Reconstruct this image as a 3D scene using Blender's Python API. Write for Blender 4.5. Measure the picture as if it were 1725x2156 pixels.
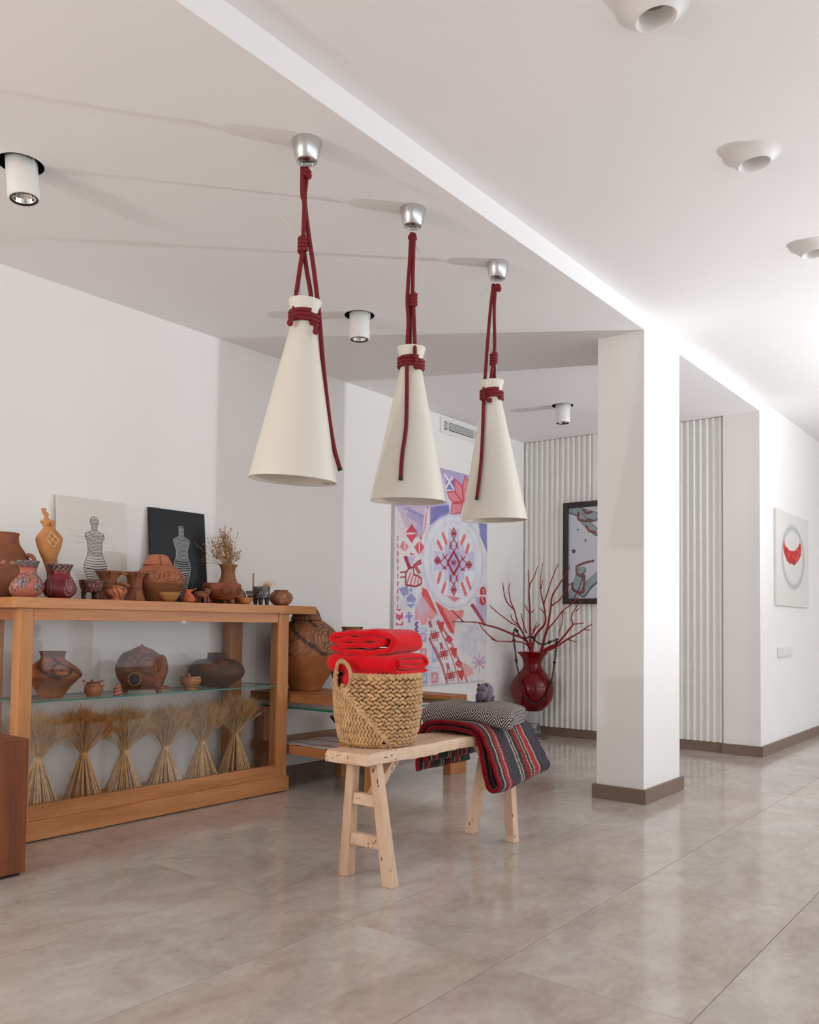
import bpy, bmesh, math, random
import numpy as np
from mathutils import Vector, Matrix

scene = bpy.context.scene
for _o in list(bpy.data.objects):
    bpy.data.objects.remove(_o)
col = scene.collection

# ------------------------------------------------------------------ camera
F, CX, CY, HC = 1807.66, 862.0, 1240.46, 1.06

def cam_axes(yaw, pitch, roll):
    cy, sy = math.cos(yaw), math.sin(yaw)
    f = np.array([-sy, cy, 0.0]); r = np.array([cy, sy, 0.0]); u = np.array([0, 0, 1.0])
    cp, sp = math.cos(pitch), math.sin(pitch)
    f2 = f * cp + u * sp; u2 = u * cp - f * sp
    cr, sr = math.cos(roll), math.sin(roll)
    return np.array([r * cr + u2 * sr, -(u2 * cr - r * sr), f2])

CM = cam_axes(*[math.radians(a) for a in (37.7338, 2.28729, 0.693085)])
CAMP = np.array([0, 0, HC])
cd = bpy.data.cameras.new('camera')
cam = bpy.data.objects.new('camera', cd); col.objects.link(cam)
cd.sensor_fit = 'HORIZONTAL'; cd.sensor_width = 36.0
cd.lens = F / 1725 * 36.0
cd.shift_x = -(CX - 862.5) / 1725
cd.shift_y = (CY - 1078.0) / 1725
cd.clip_start = 0.05; cd.clip_end = 100
_r, _u, _f = CM[0], -CM[1], CM[2]
cam.matrix_world = Matrix(((_r[0], _u[0], -_f[0], 0), (_r[1], _u[1], -_f[1], 0), (_r[2], _u[2], -_f[2], HC), (0, 0, 0, 1)))
scene.camera = cam

def ray(x, y):
    return CM.T @ np.array([(x - CX) / F, (y - CY) / F, 1.0])
def atz(x, y, z):
    d = ray(x, y); return CAMP + d * (z - HC) / d[2]
def atx(x, y, X):
    d = ray(x, y); return CAMP + d * X / d[0]
def aty(x, y, Y):
    d = ray(x, y); return CAMP + d * Y / d[1]
def atd(x, y, dep):
    return CAMP + ray(x, y) * dep
def depth(p):
    return float((CM @ (np.array(p, float) - CAMP))[2])
CAMR = CM[0]                                   # image-right direction in the world

# ------------------------------------------------------------------ light
world = bpy.data.worlds.new('World'); scene.world = world
world.use_nodes = True
bg = world.node_tree.nodes['Background']
bg.inputs[0].default_value = (0.89, 0.945, 1.0, 1); bg.inputs[1].default_value = 1.05

def lamp(name, kind, loc, power, colour, size, aim=None, shape=None):
    ld = bpy.data.lights.new(name, kind)
    ld.energy = power; ld.color = colour
    if kind == 'AREA':
        ld.size = size
    else:
        ld.shadow_soft_size = size
    lo = bpy.data.objects.new(name, ld); col.objects.link(lo); lo.location = loc
    if aim is not None:
        lo.rotation_euler = (Vector(aim) - Vector(loc)).to_track_quat('-Z', 'Y').to_euler()
    return lo

# a flood lamp on a stand right of the view, turned up at the ceiling, and a weaker bare one to the left behind
fl_ = lamp('flood_lamp_far', 'SPOT', (1.2, 7.0, 1.08), 262, (0.90, 0.955, 1.0), 0.03, aim=(0.80, 6.6, 1.98))
fl_.data.spot_size = math.radians(152); fl_.data.spot_blend = 1.0
lamp('flood_lamp_near', 'POINT', (-3.25, -2.2, 1.75), 56, (1.0, 0.955, 0.915), 0.06)

scene.view_settings.view_transform = 'Standard'
scene.view_settings.look = 'None'
scene.view_settings.exposure = 1.07
scene.view_settings.gamma = 1.0
scene.view_settings.use_curve_mapping = False

# ------------------------------------------------------------------ helpers
def lin(c):
    c = np.asarray(c, float) / 255.0
    return np.where(c <= 0.04045, c / 12.92, ((c + 0.055) / 1.055) ** 2.4)
def L(r, g, b):
    v = lin((r, g, b)); return (float(v[0]), float(v[1]), float(v[2]), 1.0)

MATS = {}
def new_mat(name):
    m = bpy.data.materials.new(name); m.use_nodes = True
    nt = m.node_tree; b = nt.nodes['Principled BSDF']
    MATS[name] = m
    return m, nt, b
def N(nt, typ, **kw):
    n = nt.nodes.new(typ)
    for k, v in kw.items():
        if k.startswith('i_'):
            n.inputs[k[2:].replace('_', ' ')].default_value = v
        else:
            setattr(n, k, v)
    return n
def ramp(nt, fac, stops):
    r = nt.nodes.new('ShaderNodeValToRGB'); e = r.color_ramp.elements
    while len(e) < len(stops): e.new(0.5)
    for i, (p, c) in enumerate(stops):
        e[i].position = p; e[i].color = c
    nt.links.new(fac, r.inputs[0]); return r.outputs[0]
def bump(nt, b, height, strength=0.2, dist=0.01):
    bn = nt.nodes.new('ShaderNodeBump'); bn.inputs['Strength'].default_value = strength
    bn.inputs['Distance'].default_value = dist
    nt.links.new(height, bn.inputs['Height']); nt.links.new(bn.outputs[0], b.inputs['Normal'])

def plain(name, c, rough=0.5, metal=0.0, var=0.06, scale=8.0, bmp=0.0, bscale=60.0, sheen=0.0, spec=0.5):
    m, nt, b = new_mat(name)
    tc = N(nt, 'ShaderNodeTexCoord')
    no = N(nt, 'ShaderNodeTexNoise'); no.inputs['Scale'].default_value = scale; no.inputs['Detail'].default_value = 5
    nt.links.new(tc.outputs['Object'], no.inputs['Vector'])
    c0 = lin(c)
    o = ramp(nt, no.outputs[0], [(0.3, (*np.clip(c0 * (1 - var), 0, 1), 1)), (0.7, (*np.clip(c0 * (1 + var), 0, 1), 1))])
    nt.links.new(o, b.inputs['Base Color'])
    b.inputs['Roughness'].default_value = rough; b.inputs['Metallic'].default_value = metal
    b.inputs['Specular IOR Level'].default_value = spec
    if sheen: b.inputs['Sheen Weight'].default_value = sheen
    if bmp:
        n2 = N(nt, 'ShaderNodeTexNoise'); n2.inputs['Scale'].default_value = bscale; n2.inputs['Detail'].default_value = 4
        nt.links.new(tc.outputs['Object'], n2.inputs['Vector']); bump(nt, b, n2.outputs[0], bmp, 0.004)
    return m

def vcol(name, rough=0.6, bmp=0.0, bscale=80, spec=0.4, mottled=0.0, mscale=25):
    m, nt, b = new_mat(name)
    at = N(nt, 'ShaderNodeAttribute', attribute_name='Col')
    out = at.outputs['Color']
    tc = N(nt, 'ShaderNodeTexCoord')
    if mottled:
        no = N(nt, 'ShaderNodeTexNoise'); no.inputs['Scale'].default_value = mscale; no.inputs['Detail'].default_value = 6
        nt.links.new(tc.outputs['Object'], no.inputs['Vector'])
        r = ramp(nt, no.outputs[0], [(0.3, (1 - mottled,) * 3 + (1,)), (0.72, (1, 1, 1, 1))])
        mx = N(nt, 'ShaderNodeMix', data_type='RGBA', blend_type='MULTIPLY'); mx.inputs[0].default_value = 1
        nt.links.new(out, mx.inputs[6]); nt.links.new(r, mx.inputs[7]); out = mx.outputs[2]
    nt.links.new(out, b.inputs['Base Color'])
    b.inputs['Roughness'].default_value = rough; b.inputs['Specular IOR Level'].default_value = spec
    if bmp:
        n2 = N(nt, 'ShaderNodeTexNoise'); n2.inputs['Scale'].default_value = bscale; n2.inputs['Detail'].default_value = 4
        nt.links.new(tc.outputs['Object'], n2.inputs['Vector']); bump(nt, b, n2.outputs[0], bmp, 0.004)
    return m

def wood(name, c_dark, c_mid, c_light, axis='Y', rough=0.42, scale=9.0, holes=False, bmp=0.08):
    m, nt, b = new_mat(name)
    tc = N(nt, 'ShaderNodeTexCoord'); mp = N(nt, 'ShaderNodeMapping')
    k = {'X': (0.07, 1, 1), 'Y': (1, 0.07, 1), 'Z': (1, 1, 0.07)}[axis]
    mp.inputs['Scale'].default_value = k
    info = N(nt, 'ShaderNodeObjectInfo')
    mul = N(nt, 'ShaderNodeMath', operation='MULTIPLY'); mul.inputs[1].default_value = 7.0
    nt.links.new(info.outputs['Random'], mul.inputs[0])
    add = N(nt, 'ShaderNodeVectorMath', operation='ADD')
    nt.links.new(tc.outputs['Object'], add.inputs[0]); nt.links.new(mul.outputs[0], add.inputs[1])
    nt.links.new(add.outputs[0], mp.inputs['Vector'])
    n1 = N(nt, 'ShaderNodeTexNoise'); n1.inputs['Scale'].default_value = scale; n1.inputs['Detail'].default_value = 7
    n1.inputs['Distortion'].default_value = 0.9
    n2 = N(nt, 'ShaderNodeTexNoise'); n2.inputs['Scale'].default_value = scale * 9; n2.inputs['Detail'].default_value = 4
    nt.links.new(mp.outputs[0], n1.inputs['Vector']); nt.links.new(mp.outputs[0], n2.inputs['Vector'])
    mx = N(nt, 'ShaderNodeMix', data_type='FLOAT'); mx.inputs[0].default_value = 0.32
    nt.links.new(n1.outputs[0], mx.inputs[2]); nt.links.new(n2.outputs[0], mx.inputs[3])
    o = ramp(nt, mx.outputs[0], [(0.32, L(*c_dark)), (0.5, L(*c_mid)), (0.68, L(*c_light))])
    if holes:
        vo = N(nt, 'ShaderNodeTexVoronoi'); vo.inputs['Scale'].default_value = 60
        mp2 = N(nt, 'ShaderNodeMapping'); mp2.inputs['Scale'].default_value = {'X': (0.35, 1, 1), 'Y': (1, 0.35, 1), 'Z': (1, 1, 0.35)}[axis]
        nt.links.new(tc.outputs['Object'], mp2.inputs['Vector']); nt.links.new(mp2.outputs[0], vo.inputs['Vector'])
        n3 = N(nt, 'ShaderNodeTexNoise'); n3.inputs['Scale'].default_value = 7
        nt.links.new(tc.outputs['Object'], n3.inputs['Vector'])
        thr = N(nt, 'ShaderNodeMath', operation='MULTIPLY'); thr.inputs[1].default_value = 0.32
        nt.links.new(n3.outputs[0], thr.inputs[0])
        lt = N(nt, 'ShaderNodeMath', operation='LESS_THAN'); nt.links.new(vo.outputs['Distance'], lt.inputs[0]); nt.links.new(thr.outputs[0], lt.inputs[1])
        n4 = N(nt, 'ShaderNodeMath', operation='GREATER_THAN'); n4.inputs[1].default_value = 0.56
        nt.links.new(n3.outputs[0], n4.inputs[0])
        an = N(nt, 'ShaderNodeMath', operation='MULTIPLY'); nt.links.new(lt.outputs[0], an.inputs[0]); nt.links.new(n4.outputs[0], an.inputs[1])
        m2 = N(nt, 'ShaderNodeMix', data_type='RGBA'); nt.links.new(an.outputs[0], m2.inputs[0]); nt.links.new(o, m2.inputs[6])
        m2.inputs[7].default_value = L(96, 66, 58); o = m2.outputs[2]
    nt.links.new(o, b.inputs['Base Color'])
    b.inputs['Roughness'].default_value = rough; b.inputs['Specular IOR Level'].default_value = 0.35
    bump(nt, b, mx.outputs[0], bmp, 0.003)
    return m

def pane_glass(name, tint=(0.975, 0.985, 0.98), gain=1.0):
    m = bpy.data.materials.new(name); m.use_nodes = True; nt = m.node_tree; nt.nodes.clear()
    out = N(nt, 'ShaderNodeOutputMaterial'); tr = N(nt, 'ShaderNodeBsdfTransparent'); gl = N(nt, 'ShaderNodeBsdfGlossy')
    tr.inputs[0].default_value = (*tint, 1); gl.inputs['Roughness'].default_value = 0.01
    # Schlick reflectance, the same from both sides of the sheet
    ge = N(nt, 'ShaderNodeNewGeometry'); do = N(nt, 'ShaderNodeVectorMath', operation='DOT_PRODUCT')
    nt.links.new(ge.outputs['Normal'], do.inputs[0]); nt.links.new(ge.outputs['Incoming'], do.inputs[1])
    ab = N(nt, 'ShaderNodeMath', operation='ABSOLUTE'); nt.links.new(do.outputs['Value'], ab.inputs[0])
    om = N(nt, 'ShaderNodeMath', operation='SUBTRACT'); om.inputs[0].default_value = 1.0; nt.links.new(ab.outputs[0], om.inputs[1])
    po = N(nt, 'ShaderNodeMath', operation='POWER'); po.inputs[1].default_value = 5.0; nt.links.new(om.outputs[0], po.inputs[0])
    fr = N(nt, 'ShaderNodeMath', operation='MULTIPLY_ADD'); fr.inputs[1].default_value = 0.96; fr.inputs[2].default_value = 0.04
    nt.links.new(po.outputs[0], fr.inputs[0])
    mx = N(nt, 'ShaderNodeMixShader')
    ga = N(nt, 'ShaderNodeMath', operation='MULTIPLY'); ga.inputs[1].default_value = gain
    nt.links.new(fr.outputs[0], ga.inputs[0]); nt.links.new(ga.outputs[0], mx.inputs[0])
    nt.links.new(tr.outputs[0], mx.inputs[1]); nt.links.new(gl.outputs[0], mx.inputs[2]); nt.links.new(mx.outputs[0], out.inputs[0])
    MATS[name] = m; return m

class MB:
    """collects geometry for one mesh object (world coordinates)"""
    def __init__(s): s.v = []; s.f = []; s.mi = []; s.c = []; s.uv = None
    def add(s, vs, fs, mi=0, cols=None):
        o = len(s.v); s.v += [tuple(map(float, p)) for p in vs]
        s.f += [tuple(i + o for i in f) for f in fs]; s.mi += [mi] * len(fs)
        if cols is not None: s.c += list(cols)
        return o
    def box(s, x0, x1, y0, y1, z0, z1, mi=0):
        vs = [(x, y, z) for z in (z0, z1) for x, y in ((x0, y0), (x1, y0), (x1, y1), (x0, y1))]
        s.add(vs, [(3, 2, 1, 0), (4, 5, 6, 7), (0, 1, 5, 4), (1, 2, 6, 5), (2, 3, 7, 6), (3, 0, 4, 7)], mi); return s
    def hexa(s, bot, top, mi=0):
        s.add(list(bot) + list(top), [(3, 2, 1, 0), (4, 5, 6, 7), (0, 1, 5, 4), (1, 2, 6, 5), (2, 3, 7, 6), (3, 0, 4, 7)], mi); return s
    def tube(s, path, r, n=8, mi=0, cap=True, cols=None):
        P = [np.array(p, float) for p in path]; m = len(P)
        R = r if hasattr(r, '__len__') else [r] * m
        T = [P[min(i + 1, m - 1)] - P[max(i - 1, 0)] for i in range(m)]
        T = [t / (np.linalg.norm(t) + 1e-12) for t in T]
        a = np.array([0, 0, 1.0]) if abs(T[0][2]) < 0.9 else np.array([1.0, 0, 0])
        nrm = np.cross(T[0], a); nrm /= np.linalg.norm(nrm)
        vs = []
        for i in range(m):
            nrm = nrm - T[i] * (nrm @ T[i]); nrm /= (np.linalg.norm(nrm) + 1e-12)
            bi = np.cross(T[i], nrm)
            for k in range(n):
                an = 2 * math.pi * k / n
                vs.append(P[i] + R[i] * (math.cos(an) * nrm + math.sin(an) * bi))
        fs = [(i * n + k, i * n + (k + 1) % n, (i + 1) * n + (k + 1) % n, (i + 1) * n + k) for i in range(m - 1) for k in range(n)]
        if cap: fs += [tuple(range(n - 1, -1, -1)), tuple((m - 1) * n + k for k in range(n))]
        cc = None
        if cols is not None: cc = [cols[i] for i in range(m) for k in range(n)]
        s.add(vs, fs, mi, cc); return s
    def lathe(s, prof, c, n=32, mi=0, sx=1.0, axis=None, ang0=0.0, cap0=True, cap1=True):
        """prof: (r, h) along axis; c: origin"""
        c = np.array(c, float)
        if axis is None: A = np.array([0, 0, 1.0]); U = np.array([1.0, 0, 0]); V = np.array([0, 1.0, 0])
        else:
            A = np.array(axis, float); A /= np.linalg.norm(A)
            U = np.cross(A, [0, 0, 1.0]) if abs(A[2]) < 0.95 else np.cross(A, [0, 1.0, 0]); U /= np.linalg.norm(U); V = np.cross(A, U)
        vs = []
        for r, h in prof:
            for k in range(n):
                t = 2 * math.pi * k / n + ang0
                vs.append(c + A * h + U * (r * math.cos(t)) + V * (r * math.sin(t) * sx))
        m = len(prof)
        fs = [(i * n + k, i * n + (k + 1) % n, (i + 1) * n + (k + 1) % n, (i + 1) * n + k) for i in range(m - 1) for k in range(n)]
        if cap0: fs.append(tuple(range(n - 1, -1, -1)))
        if cap1: fs.append(tuple((m - 1) * n + k for k in range(n)))
        s.add(vs, fs, mi); return s
    def ball(s, c, r, n=10, m=6, mi=0, sc=(1, 1, 1), rot=None):
        c = np.array(c, float); vs = []
        for i in range(1, m):
            ph = math.pi * i / m
            for k in range(n):
                t = 2 * math.pi * k / n
                vs.append(np.array([math.sin(ph) * math.cos(t) * sc[0], math.sin(ph) * math.sin(t) * sc[1], -math.cos(ph) * sc[2]]) * r)
        vs.append(np.array([0, 0, -r * sc[2]])); vs.append(np.array([0, 0, r * sc[2]]))
        if rot is not None: vs = [np.array(rot) @ v for v in vs]
        vs = [c + v for v in vs]
        fs = [(i * n + k, i * n + (k + 1) % n, (i + 1) * n + (k + 1) % n, (i + 1) * n + k) for i in range(m - 2) for k in range(n)]
        lo, hi = (m - 1) * n, (m - 1) * n + 1
        fs += [(lo, (k + 1) % n, k) for k in range(n)] + [(hi, (m - 2) * n + k, (m - 2) * n + (k + 1) % n) for k in range(n)]
        s.add(vs, fs, mi); return s
    def mesh(s, name, mats, origin=(0, 0, 0), smooth=False, bevel=0.0, segs=2, cols=None, uvs=None):
        me = bpy.data.meshes.new(name)
        o = np.array(origin, float)
        me.from_pydata([tuple(np.array(p) - o) for p in s.v], [], s.f)
        for m in (mats if isinstance(mats, (list, tuple)) else [mats]): me.materials.append(m)
        me.polygons.foreach_set('material_index', s.mi)
        cc = cols if cols is not None else (s.c if s.c else None)
        if cc is not None:
            at = me.color_attributes.new('Col', 'FLOAT_COLOR', 'POINT')
            a = np.ones((len(s.v), 4), np.float32); a[:, :3] = lin(np.array(cc, float)); at.data.foreach_set('color', a.ravel())
        if uvs is not None:
            ul = me.uv_layers.new(name='UVMap'); li = np.zeros(len(me.loops), np.int32); me.loops.foreach_get('vertex_index', li)
            ul.data.foreach_set('uv', np.asarray(uvs, np.float32)[li].ravel())
        if bevel:
            bm = bmesh.new(); bm.from_mesh(me)
            bmesh.ops.recalc_face_normals(bm, faces=bm.faces)
            bmesh.ops.bevel(bm, geom=list(bm.edges), offset=bevel, segments=segs, affect='EDGES', profile=0.5, clamp_overlap=True)
            bm.to_mesh(me); bm.free()
        else:
            bm = bmesh.new(); bm.from_mesh(me); bmesh.ops.recalc_face_normals(bm, faces=bm.faces); bm.to_mesh(me); bm.free()
        if smooth: me.polygons.foreach_set('use_smooth', [True] * len(me.polygons))
        me.update(); return me

def tag(o, label=None, cat=None, group=None, kind=None):
    if label: o['label'] = label
    if cat: o['category'] = cat
    if group: o['group'] = group
    if kind: o['kind'] = kind
    return o
def thing(name, loc, label, cat, group=None):
    o = bpy.data.objects.new(name, None); col.objects.link(o)
    o.empty_display_size = 0.05; o.location = tuple(map(float, loc))
    return tag(o, label, cat, group)
def root_loc(p):
    while p.parent is not None: p = p.parent
    return np.array(p.location)
def part(name, mb, mats, parent, smooth=False, bevel=0.0, label=None, kind=None, segs=2, cols=None, uvs=None):
    """a part whose geometry was given in world coordinates"""
    me = mb.mesh(name, mats, root_loc(parent), smooth, bevel, segs, cols, uvs)
    o = bpy.data.objects.new(name, me); col.objects.link(o); o.parent = parent
    return tag(o, label, kind=kind)
def single(name, mb, mats, loc, label, cat, group=None, smooth=False, bevel=0.0, segs=2, cols=None, uvs=None, kind=None):
    me = mb.mesh(name, mats, loc, smooth, bevel, segs, cols, uvs)
    o = bpy.data.objects.new(name, me); col.objects.link(o); o.location = tuple(map(float, loc))
    return tag(o, label, cat, group, kind)
def struct(name, mb, mats, bevel=0.0, smooth=False, label=None):
    me = mb.mesh(name, mats, (0, 0, 0), smooth, bevel)
    o = bpy.data.objects.new(name, me); col.objects.link(o)
    return tag(o, label, kind='structure')
def spline(pts, per=6):
    """Catmull-Rom through the points"""
    P = [np.array(p, float) for p in pts]
    if len(P) < 3: return P
    Q = [2 * P[0] - P[1]] + P + [2 * P[-1] - P[-2]]; out = []
    for i in range(1, len(Q) - 2):
        for k in range(per):
            t = k / per
            out.append(0.5 * ((2 * Q[i]) + (Q[i + 1] - Q[i - 1]) * t + (2 * Q[i - 1] - 5 * Q[i] + 4 * Q[i + 1] - Q[i + 2]) * t * t + (3 * Q[i] - Q[i - 1] - 3 * Q[i + 1] + Q[i + 2]) * t ** 3))
    out.append(P[-1]); return out

class Ras:
    """a little software painter: flat prints become vertex colours of a fine grid"""
    def __init__(s, nx, ny, bgc):
        s.nx, s.ny = nx, ny
        s.img = np.ones((ny, nx, 3)) * np.array(bgc, float)
        s.X, s.Y = np.meshgrid((np.arange(nx)) / (nx - 1), (np.arange(ny)) / (ny - 1))   # u right, v down
        s.rng = np.random.RandomState(4)
        s.asp = 1.0
    def noise(s, n):
        g = s.rng.rand(n + 1, n + 1); x = s.X * (n - 1e-6); y = s.Y * (n - 1e-6)
        i = x.astype(int); j = y.astype(int); fx = x - i; fy = y - j
        fx = fx * fx * (3 - 2 * fx); fy = fy * fy * (3 - 2 * fy)
        return (g[j, i] * (1 - fx) + g[j, i + 1] * fx) * (1 - fy) + (g[j + 1, i] * (1 - fx) + g[j + 1, i + 1] * fx) * fy
    def blend(s, mask, c, a=1.0):
        m = np.clip(mask * a, 0, 1)[..., None]; s.img = s.img * (1 - m) + np.array(c, float) * m
    def poly(s, pts, c, a=1.0):
        P = np.array(pts, float); ins = np.zeros(s.X.shape, bool); j = len(P) - 1
        for i in range(len(P)):
            xi, yi = P[i]; xj, yj = P[j]
            cnd = ((yi > s.Y) != (yj > s.Y)) & (s.X < (xj - xi) * (s.Y - yi) / (yj - yi + 1e-12) + xi)
            ins ^= cnd; j = i
        s.blend(ins.astype(float), c, a)
    def line(s, pts, w, c, a=1.0):
        m = np.zeros(s.X.shape)
        for (x0, y0), (x1, y1) in zip(pts[:-1], pts[1:]):
            dx, dy = x1 - x0, (y1 - y0) * s.asp; l2 = dx * dx + dy * dy + 1e-12
            t = np.clip(((s.X - x0) * dx + (s.Y - y0) * s.asp * dy) / l2, 0, 1)
            d = np.hypot(s.X - x0 - t * dx, (s.Y - y0) * s.asp - t * dy)
            m = np.maximum(m, np.clip((w - d) * s.nx * 0.9 + 0.5, 0, 1))
        s.blend(m, c, a)
    def ell(s, cx, cy, rx, ry, c, a=1.0, soft=0.0, ring=0.0):
        d = np.hypot((s.X - cx) / rx, (s.Y - cy) / ry)
        if ring: m = np.clip(1 - np.abs(d - 1) / ring, 0, 1)
        elif soft: m = np.clip((1 - d) / soft, 0, 1)
        else: m = (d < 1).astype(float)
        s.blend(m, c, a)
    def grid(s, mb, p00, pu, pv, mi=0):
        """p00 top-left corner, pu vector to the right, pv vector downward"""
        p00, pu, pv = (np.array(q, float) for q in (p00, pu, pv))
        V = p00 + s.X[..., None] * pu + s.Y[..., None] * pv
        nx, ny = s.nx, s.ny
        idx = np.arange(nx * ny).reshape(ny, nx)
        fs = np.stack([idx[1:, :-1], idx[1:, 1:], idx[:-1, 1:], idx[:-1, :-1]], -1).reshape(-1, 4)
        mb.add(V.reshape(-1, 3), [tuple(map(int, f)) for f in fs], mi, s.img.reshape(-1, 3))
# ------------------------------------------------------------------ materials
M_wall = plain('wall_paint', (241, 238, 235), 0.75, var=0.015, scale=1.5, bmp=0.03, bscale=180)
M_ceil = plain('ceiling_paint', (240, 237, 236), 0.8, var=0.012, scale=1.2)
M_base = plain('baseboard_brown', (128, 106, 92), 0.5, var=0.05)
M_slat = plain('slat_paint', (240, 239, 234), 0.5, var=0.02, scale=3)
M_white = plain('white_plastic', (232, 231, 226), 0.4, var=0.01)
M_plaster = plain('white_plaster', (228, 224, 222), 0.7, var=0.01)
M_black = plain('matt_black', (8, 8, 9), 0.7, var=0.02)
M_dark = plain('dark_void', (20, 20, 22), 0.8, var=0.02)
M_wood = wood('oak_veneer', (168, 107, 60), (194, 129, 78), (213, 150, 96), 'Y')
M_woodZ = wood('oak_veneer_upright', (168, 107, 60), (192, 129, 80), (211, 150, 98), 'Z')
M_woodX = wood('oak_veneer_cross', (140, 86, 50), (168, 108, 66), (188, 126, 80), 'X')
M_plinth = wood('walnut_veneer', (98, 50, 26), (122, 66, 36), (142, 82, 48), 'Z', rough=0.5, scale=12)
M_bench = wood('bleached_elm', (188, 152, 126), (213, 179, 151), (229, 200, 173), 'Y', rough=0.6, holes=True, bmp=0.3)
M_benchZ = wood('bleached_elm_leg', (188, 152, 126), (213, 179, 151), (229, 200, 173), 'Z', rough=0.6, holes=True, bmp=0.3)
M_glass = pane_glass('clear_pane', (0.93, 0.93, 0.925), 0.55)
M_gedge = plain('pane_edge_teal', (84, 146, 132), 0.2, var=0.05)
M_gedge2 = plain('pane_edge_green', (24, 98, 84), 0.2, var=0.1)
M_rope = plain('red_rope', (118, 12, 24), 0.75, var=0.18, scale=120, bmp=0.5, bscale=400)
M_tip = plain('rope_tip_black', (26, 20, 20), 0.6)
M_shade = plain('ivory_shade', (222, 216, 204), 0.32, var=0.01, scale=2)
M_cord = plain('white_cord', (205, 202, 196), 0.4)
M_alu = plain('brushed_aluminium', (205, 205, 205), 0.24, metal=1.0, var=0.05, scale=30)
M_chrome = plain('chrome', (220, 220, 220), 0.08, metal=1.0, var=0.01)
M_paint = vcol('painted_print', 0.6)
M_clay = vcol('terracotta', 0.62, bmp=0.25, bscale=90, mottled=0.28, mscale=22)
M_clayg = vcol('glazed_clay', 0.32, bmp=0.15, bscale=90, mottled=0.12, mscale=30)
M_fleece = plain('red_fleece', (222, 16, 28), 0.95, var=0.07, scale=30, bmp=0.35, bscale=500, sheen=0.15, spec=0.1)
M_straw = plain('straw', (228, 188, 134), 0.7, var=0.25, scale=40)
M_straw_or = plain('straw_orange', (218, 160, 98), 0.7, var=0.2, scale=40)
M_ear = plain('wheat_ear', (214, 178, 128), 0.8, var=0.25, scale=60)
M_ear_or = plain('wheat_ear_orange', (214, 152, 90), 0.8, var=0.25, scale=60)
M_weave = plain('water_hyacinth', (200, 160, 112), 0.6, var=0.3, scale=35, bmp=0.5, bscale=260)
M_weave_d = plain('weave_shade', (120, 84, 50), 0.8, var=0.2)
M_branch = plain('red_painted_branch', (142, 26, 34), 0.5, var=0.15, scale=30, bmp=0.3, bscale=120)
M_bead = plain('black_bead', (20, 20, 20), 0.35, var=0.1)
M_felt = plain('grey_felt', (112, 100, 112), 1.0, var=0.15, scale=60, bmp=0.8, bscale=220, sheen=0.3, spec=0.1)
M_felt_d = plain('dark_felt', (52, 46, 54), 1.0, var=0.1)
M_frame = wood('dark_frame_wood', (40, 33, 32), (56, 48, 46), (72, 62, 58), 'Z', rough=0.45)
M_fringe = plain('wool_fringe', (206, 200, 192), 0.95, var=0.15, scale=60)
M_dry = plain('dried_stem', (176, 138, 84), 0.8, var=0.2, scale=60)
M_drybud = plain('dried_bud', (160, 104, 62), 0.8, var=0.3, scale=50)
M_steel = plain('grey_metal', (140, 138, 134), 0.35, metal=0.6, var=0.05)

def tile_mat():
    m, nt, b = new_mat('stone_tile')
    tc = N(nt, 'ShaderNodeTexCoord'); info = N(nt, 'ShaderNodeObjectInfo')
    mul = N(nt, 'ShaderNodeMath', operation='MULTIPLY'); mul.inputs[1].default_value = 43.0
    nt.links.new(info.outputs['Random'], mul.inputs[0])
    add = N(nt, 'ShaderNodeVectorMath', operation='ADD'); nt.links.new(tc.outputs['Object'], add.inputs[0]); nt.links.new(mul.outputs[0], add.inputs[1])
    mp = N(nt, 'ShaderNodeMapping'); mp.inputs['Scale'].default_value = (1.25, 0.8, 1); nt.links.new(add.outputs[0], mp.inputs['Vector'])
    a = N(nt, 'ShaderNodeTexNoise'); a.inputs['Scale'].default_value = 2.6; a.inputs['Detail'].default_value = 9; a.inputs['Roughness'].default_value = 0.66; a.inputs['Distortion'].default_value = 0.6
    c = N(nt, 'ShaderNodeTexNoise'); c.inputs['Scale'].default_value = 1.3; c.inputs['Detail'].default_value = 3
    d = N(nt, 'ShaderNodeTexNoise'); d.inputs['Scale'].default_value = 22; d.inputs['Detail'].default_value = 8; d.inputs['Roughness'].default_value = 0.7
    for q in (a, c, d): nt.links.new(mp.outputs[0], q.inputs['Vector'])
    mx = N(nt, 'ShaderNodeMix', data_type='FLOAT'); mx.inputs[0].default_value = 0.3
    nt.links.new(a.outputs[0], mx.inputs[2]); nt.links.new(d.outputs[0], mx.inputs[3])
    base = ramp(nt, mx.outputs[0], [(0.34, L(168, 153, 143)), (0.5, L(196, 184, 174)), (0.66, L(216, 208, 198))])
    cold = ramp(nt, c.outputs[0], [(0.38, L(190, 172, 160)), (0.62, L(190, 188, 186))])
    m2 = N(nt, 'ShaderNodeMix', data_type='RGBA', blend_type='MULTIPLY'); m2.inputs[0].default_value = 0.5
    nt.links.new(base, m2.inputs[6]); nt.links.new(cold, m2.inputs[7])
    br = N(nt, 'ShaderNodeBrightContrast'); br.inputs['Bright'].default_value = 0.06
    nt.links.new(m2.outputs[2], br.inputs[0]); nt.links.new(br.outputs[0], b.inputs['Base Color'])
    rr = ramp(nt, a.outputs[0], [(0.3, (0.10,) * 3 + (1,)), (0.7, (0.17,) * 3 + (1,))])
    nt.links.new(rr, b.inputs['Roughness']); b.inputs['Specular IOR Level'].default_value = 0.5
    bump(nt, b, d.outputs[0], 0.03, 0.002)
    return m
M_tile = tile_mat()
M_grout = plain('grout', (150, 138, 126), 0.8)

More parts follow.
